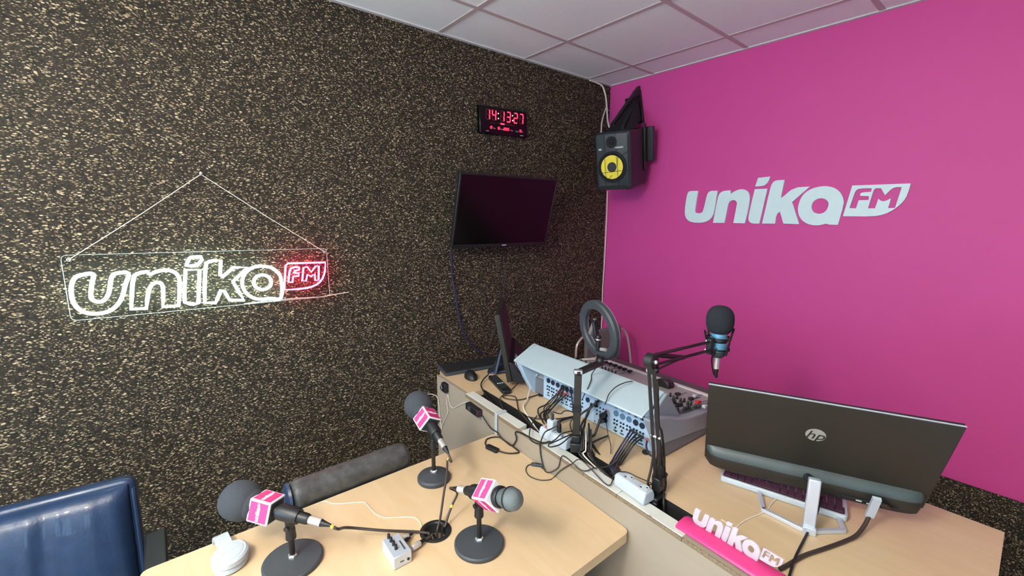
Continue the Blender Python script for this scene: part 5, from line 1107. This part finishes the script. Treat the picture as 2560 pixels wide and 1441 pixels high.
# middle bundle
patch(1515, 1027, [kz(1500, 1052, .07), kz(1488, 1085, .03), kz(1480, 1110, .01)], sl(1.12), .0045, 'cable_black', 'thick black patch cable below the red plug', 'red_plastic')
patch(1497, 1000, [kz(1475, 1020, .07), kz(1455, 1034, .05)], kz(1445, 1045, .03), .0042, 'cable_black', 'black patch cable slanting left behind the ring light post')
patch(1490, 1004, [kz(1470, 1030, .07), kz(1462, 1060, .04), kz(1463, 1100, .02)], sl(1.06), .0040, 'cable_black', 'black patch cable falling straight beside the ring light post')
patch(1478, 1010, [kz(1468, 1040, .06), kz(1455, 1060, .04), kz(1450, 1100, .02)], sl(1.03), .0040, 'cable_black', 'black patch cable nearest the ring light post')
for (u, v, lab) in ((1502, 1040, 'large black plug in the console, upper of two'), (1500, 1054, 'large black plug in the console, lower of two')):
    a, b = jk(u + 8, v - 3, 0), jk(u, v, .05); pgg = thing('audio_plug', lab, 'plug', tuple(b), 'large plugs in the console')
    part('shell', MB().lathe([(.0085, 0), (.0095, .004), (.0095, (b - a).length * .8), (.006, (b - a).length)], a, b - a, 16), 'black_plastic', pgg)
    part('boot', MB().cyl(b, b + (b - a).normalized() * .012 - UP * .006, .0055, .0035, 10), 'black_plastic', pgg)
cable('twisted_wire', [jk(1516, 1058, .03), kz(1518, 1075, .05), kz(1522, 1095, .03), kz(1527, 1115, .015), kz(1527, 1135, .006)], .0014, 'cable_brown', 'thin twisted wire hanging from the console onto the desk')
# right bundle into the slot behind the second strip
for i_, (u, v, e_, mat, lab) in enumerate(((1577, 1075, 1.205, 'cable_navy', 'purple tinged patch cable, leftmost of the right bundle'), (1583, 1078, 1.21, 'cable_navy', 'dark blue patch cable, second of the right bundle'), (1591, 1083, 1.215, 'cable_black', 'black patch cable, third of the right bundle'), (1599, 1089, 1.225, 'cable_black', 'black patch cable, fourth of the right bundle'), (1606, 1092, 1.23, 'cable_black', 'black patch cable, rightmost of the right bundle'))):
    w_ = i_ * 4
    patch(u, v, [kz(1565 + w_ * 1.3, 1095 + w_, .05), kz(1548 + w_ * 1.2, 1122 + w_, .02), kz(1532 + w_ * 1.3, 1150 + w_ * .6, .008), kz(1527 + w_ * 1.2, 1172, .004)], dk(1.12 + .012 * i_, .075, -.04), .0030, mat, lab)
patch(1618, 1099, [kz(1616, 1118, .03), kz(1622, 1135, .01)], kz(1632, 1142, .004), .0032, 'cable_navy', 'short blue patch cable with red plug by the console corner', 'red_plastic')
# tangle around the first strip
tp_ = pc + UP * .064
TB = 'loose black wires tangled over the power strip'
def loose(pts, lab, r=.0020, mat='cable_black'): cable('loose_wire', pts, r, mat, lab, TB)
loose([tp_, kz(1402, 1035, .06), kz(1412, 1028, .05), kz(1430, 1030, .03), kz(1436, 1042, .02), kz(1425, 1060, .012), kz(1432, 1085, .01), kz(1445, 1098, .01)], 'wire leaving the top of the white mains plug')
loose([pc2 + UP * .045, kz(1397, 1062, .075), kz(1380, 1072, .062), kz(1362, 1082, .055), kz(1352, 1105, .02), fp(1350, 1112, .008), fp(1352, 1140, .006), ht(1368, 1172, .003), ht(1376, 1180, .003)], 'wire arching from the upright black plug down the desk front', .0022)
loose([kz(1342, 1040, .006), kz(1330, 1060, .006), fp(1324, 1080, .006), fp(1326, 1100, .006), fp(1345, 1110, .008), kz(1370, 1108, .05), kz(1388, 1100, .06), kz(1405, 1085, .05), kz(1438, 1076, .02)], 'wire hanging over the capping strip left of the power strip')
loose([kz(1318, 1042, .004), kz(1350, 1048, .004), kz(1390, 1048, .004), kz(1420, 1044, .006), kz(1440, 1040, .008)], 'wire lying straight across the desk behind the power strip', .0024)
loose([kz(1392, 1058, .012), kz(1408, 1050, .014), kz(1430, 1044, .012), kz(1442, 1046, .01)], 'short thick wire behind the power strip by the post', .0045)
loose([kz(1440, 1082, .03), kz(1415, 1092, .06), kz(1392, 1103, .062), kz(1372, 1112, .058), kz(1376, 1118, .058), kz(1400, 1112, .056), kz(1425, 1092, .05), kz(1436, 1084, .03)], 'wire curled in a narrow loop on top of the power strip')
# cables hanging into the slot beside the ring light clamp
SB = 'cables dropping into the slot beside the ring light clamp'
for i_, (u, v, mat, lab) in enumerate(((1453, 1100, 'cable_black', 'black cable touching the ring light clamp'), (1458, 1098, 'cable_brown', 'brown cable second from the ring light clamp'), (1464, 1102, 'cable_white', 'pale cable third from the ring light clamp'), (1472, 1090, 'cable_black', 'black cable fourth from the ring light clamp'), (1477, 1105, 'cable_brown', 'brown cable farthest from the ring light clamp'))):
    cable('slot_cable', [kz(u, v - 30, .05), kz(u + 1, v, .045), kz(u, v + 25, .02), kz(u - 2, v + 40, .006), dk(1.03 + .018 * i_, .075, -.04)], .0022 if i_ == 2 else .0032, mat, lab, SB)
tw = kz(1465, 1092, .03)
solo('white_connector', MB().lathe([(.003, -.02), (.008, -.014), (.008, .008), (.005, .014), (.002, .02)], tw, V((.1, .1, 1)), 12), 'white_plastic', 'small white connector hanging among the cables by the post', 'connector')
cable('looped_lead', [kz(1520, 1090, .01), kz(1478, 1110, .03), kz(1476, 1135, .02), kz(1490, 1160, .01), kz(1505, 1178, .006), dk(1.10, .078, -.03)], .0036, 'cable_black', 'black lead curving along the slot edge right of the post')
cable('strip_wire', [kz(1525, 1185, .01), s2a + UP * .045 + PX2 * .02, s2a + UP * .0465 + PX2 * .06 + PY2 * .01, s2a + UP * .046 + PX2 * .10 + PY2 * .02, kz(1605, 1215, .012)], .0016, 'cable_black', 'thin black wire lying across the second power strip')
for i_, (dx, lab) in enumerate(((-.015, 'black cable wrapped at the left of the boom arm foot'), (.012, 'black cable wrapped in front of the boom arm foot'), (.03, 'black cable coiled at the right of the boom arm foot'))):
    b_ = bB + hd * dx - sd_ * .016
    cable('foot_cable', [b_ + UP * .13 + hd * .01, b_ + UP * .08, b_ + UP * .045 - hd * .012, b_ + UP * .02 + hd * .012 * i_, dk(1.19 + .02 * i_, .082, .004), dk(1.20 + .02 * i_, .075, -.04)], .0034, 'cable_black', lab, 'cables at the boom arm foot')

# pale wires beside the desk end and on the cork wall
cable('pale_wire', [fp(1104, 1072, .010), fp(1100, 1050, .006), fp(1098, 1020, .004), fp(1094, 996, .006), fp(1084, 987, .010), fp(1070, 986, .014), fp(1058, 990, .016)], .0016, 'cable_white', 'pale wire looping behind the farthest foam microphone')
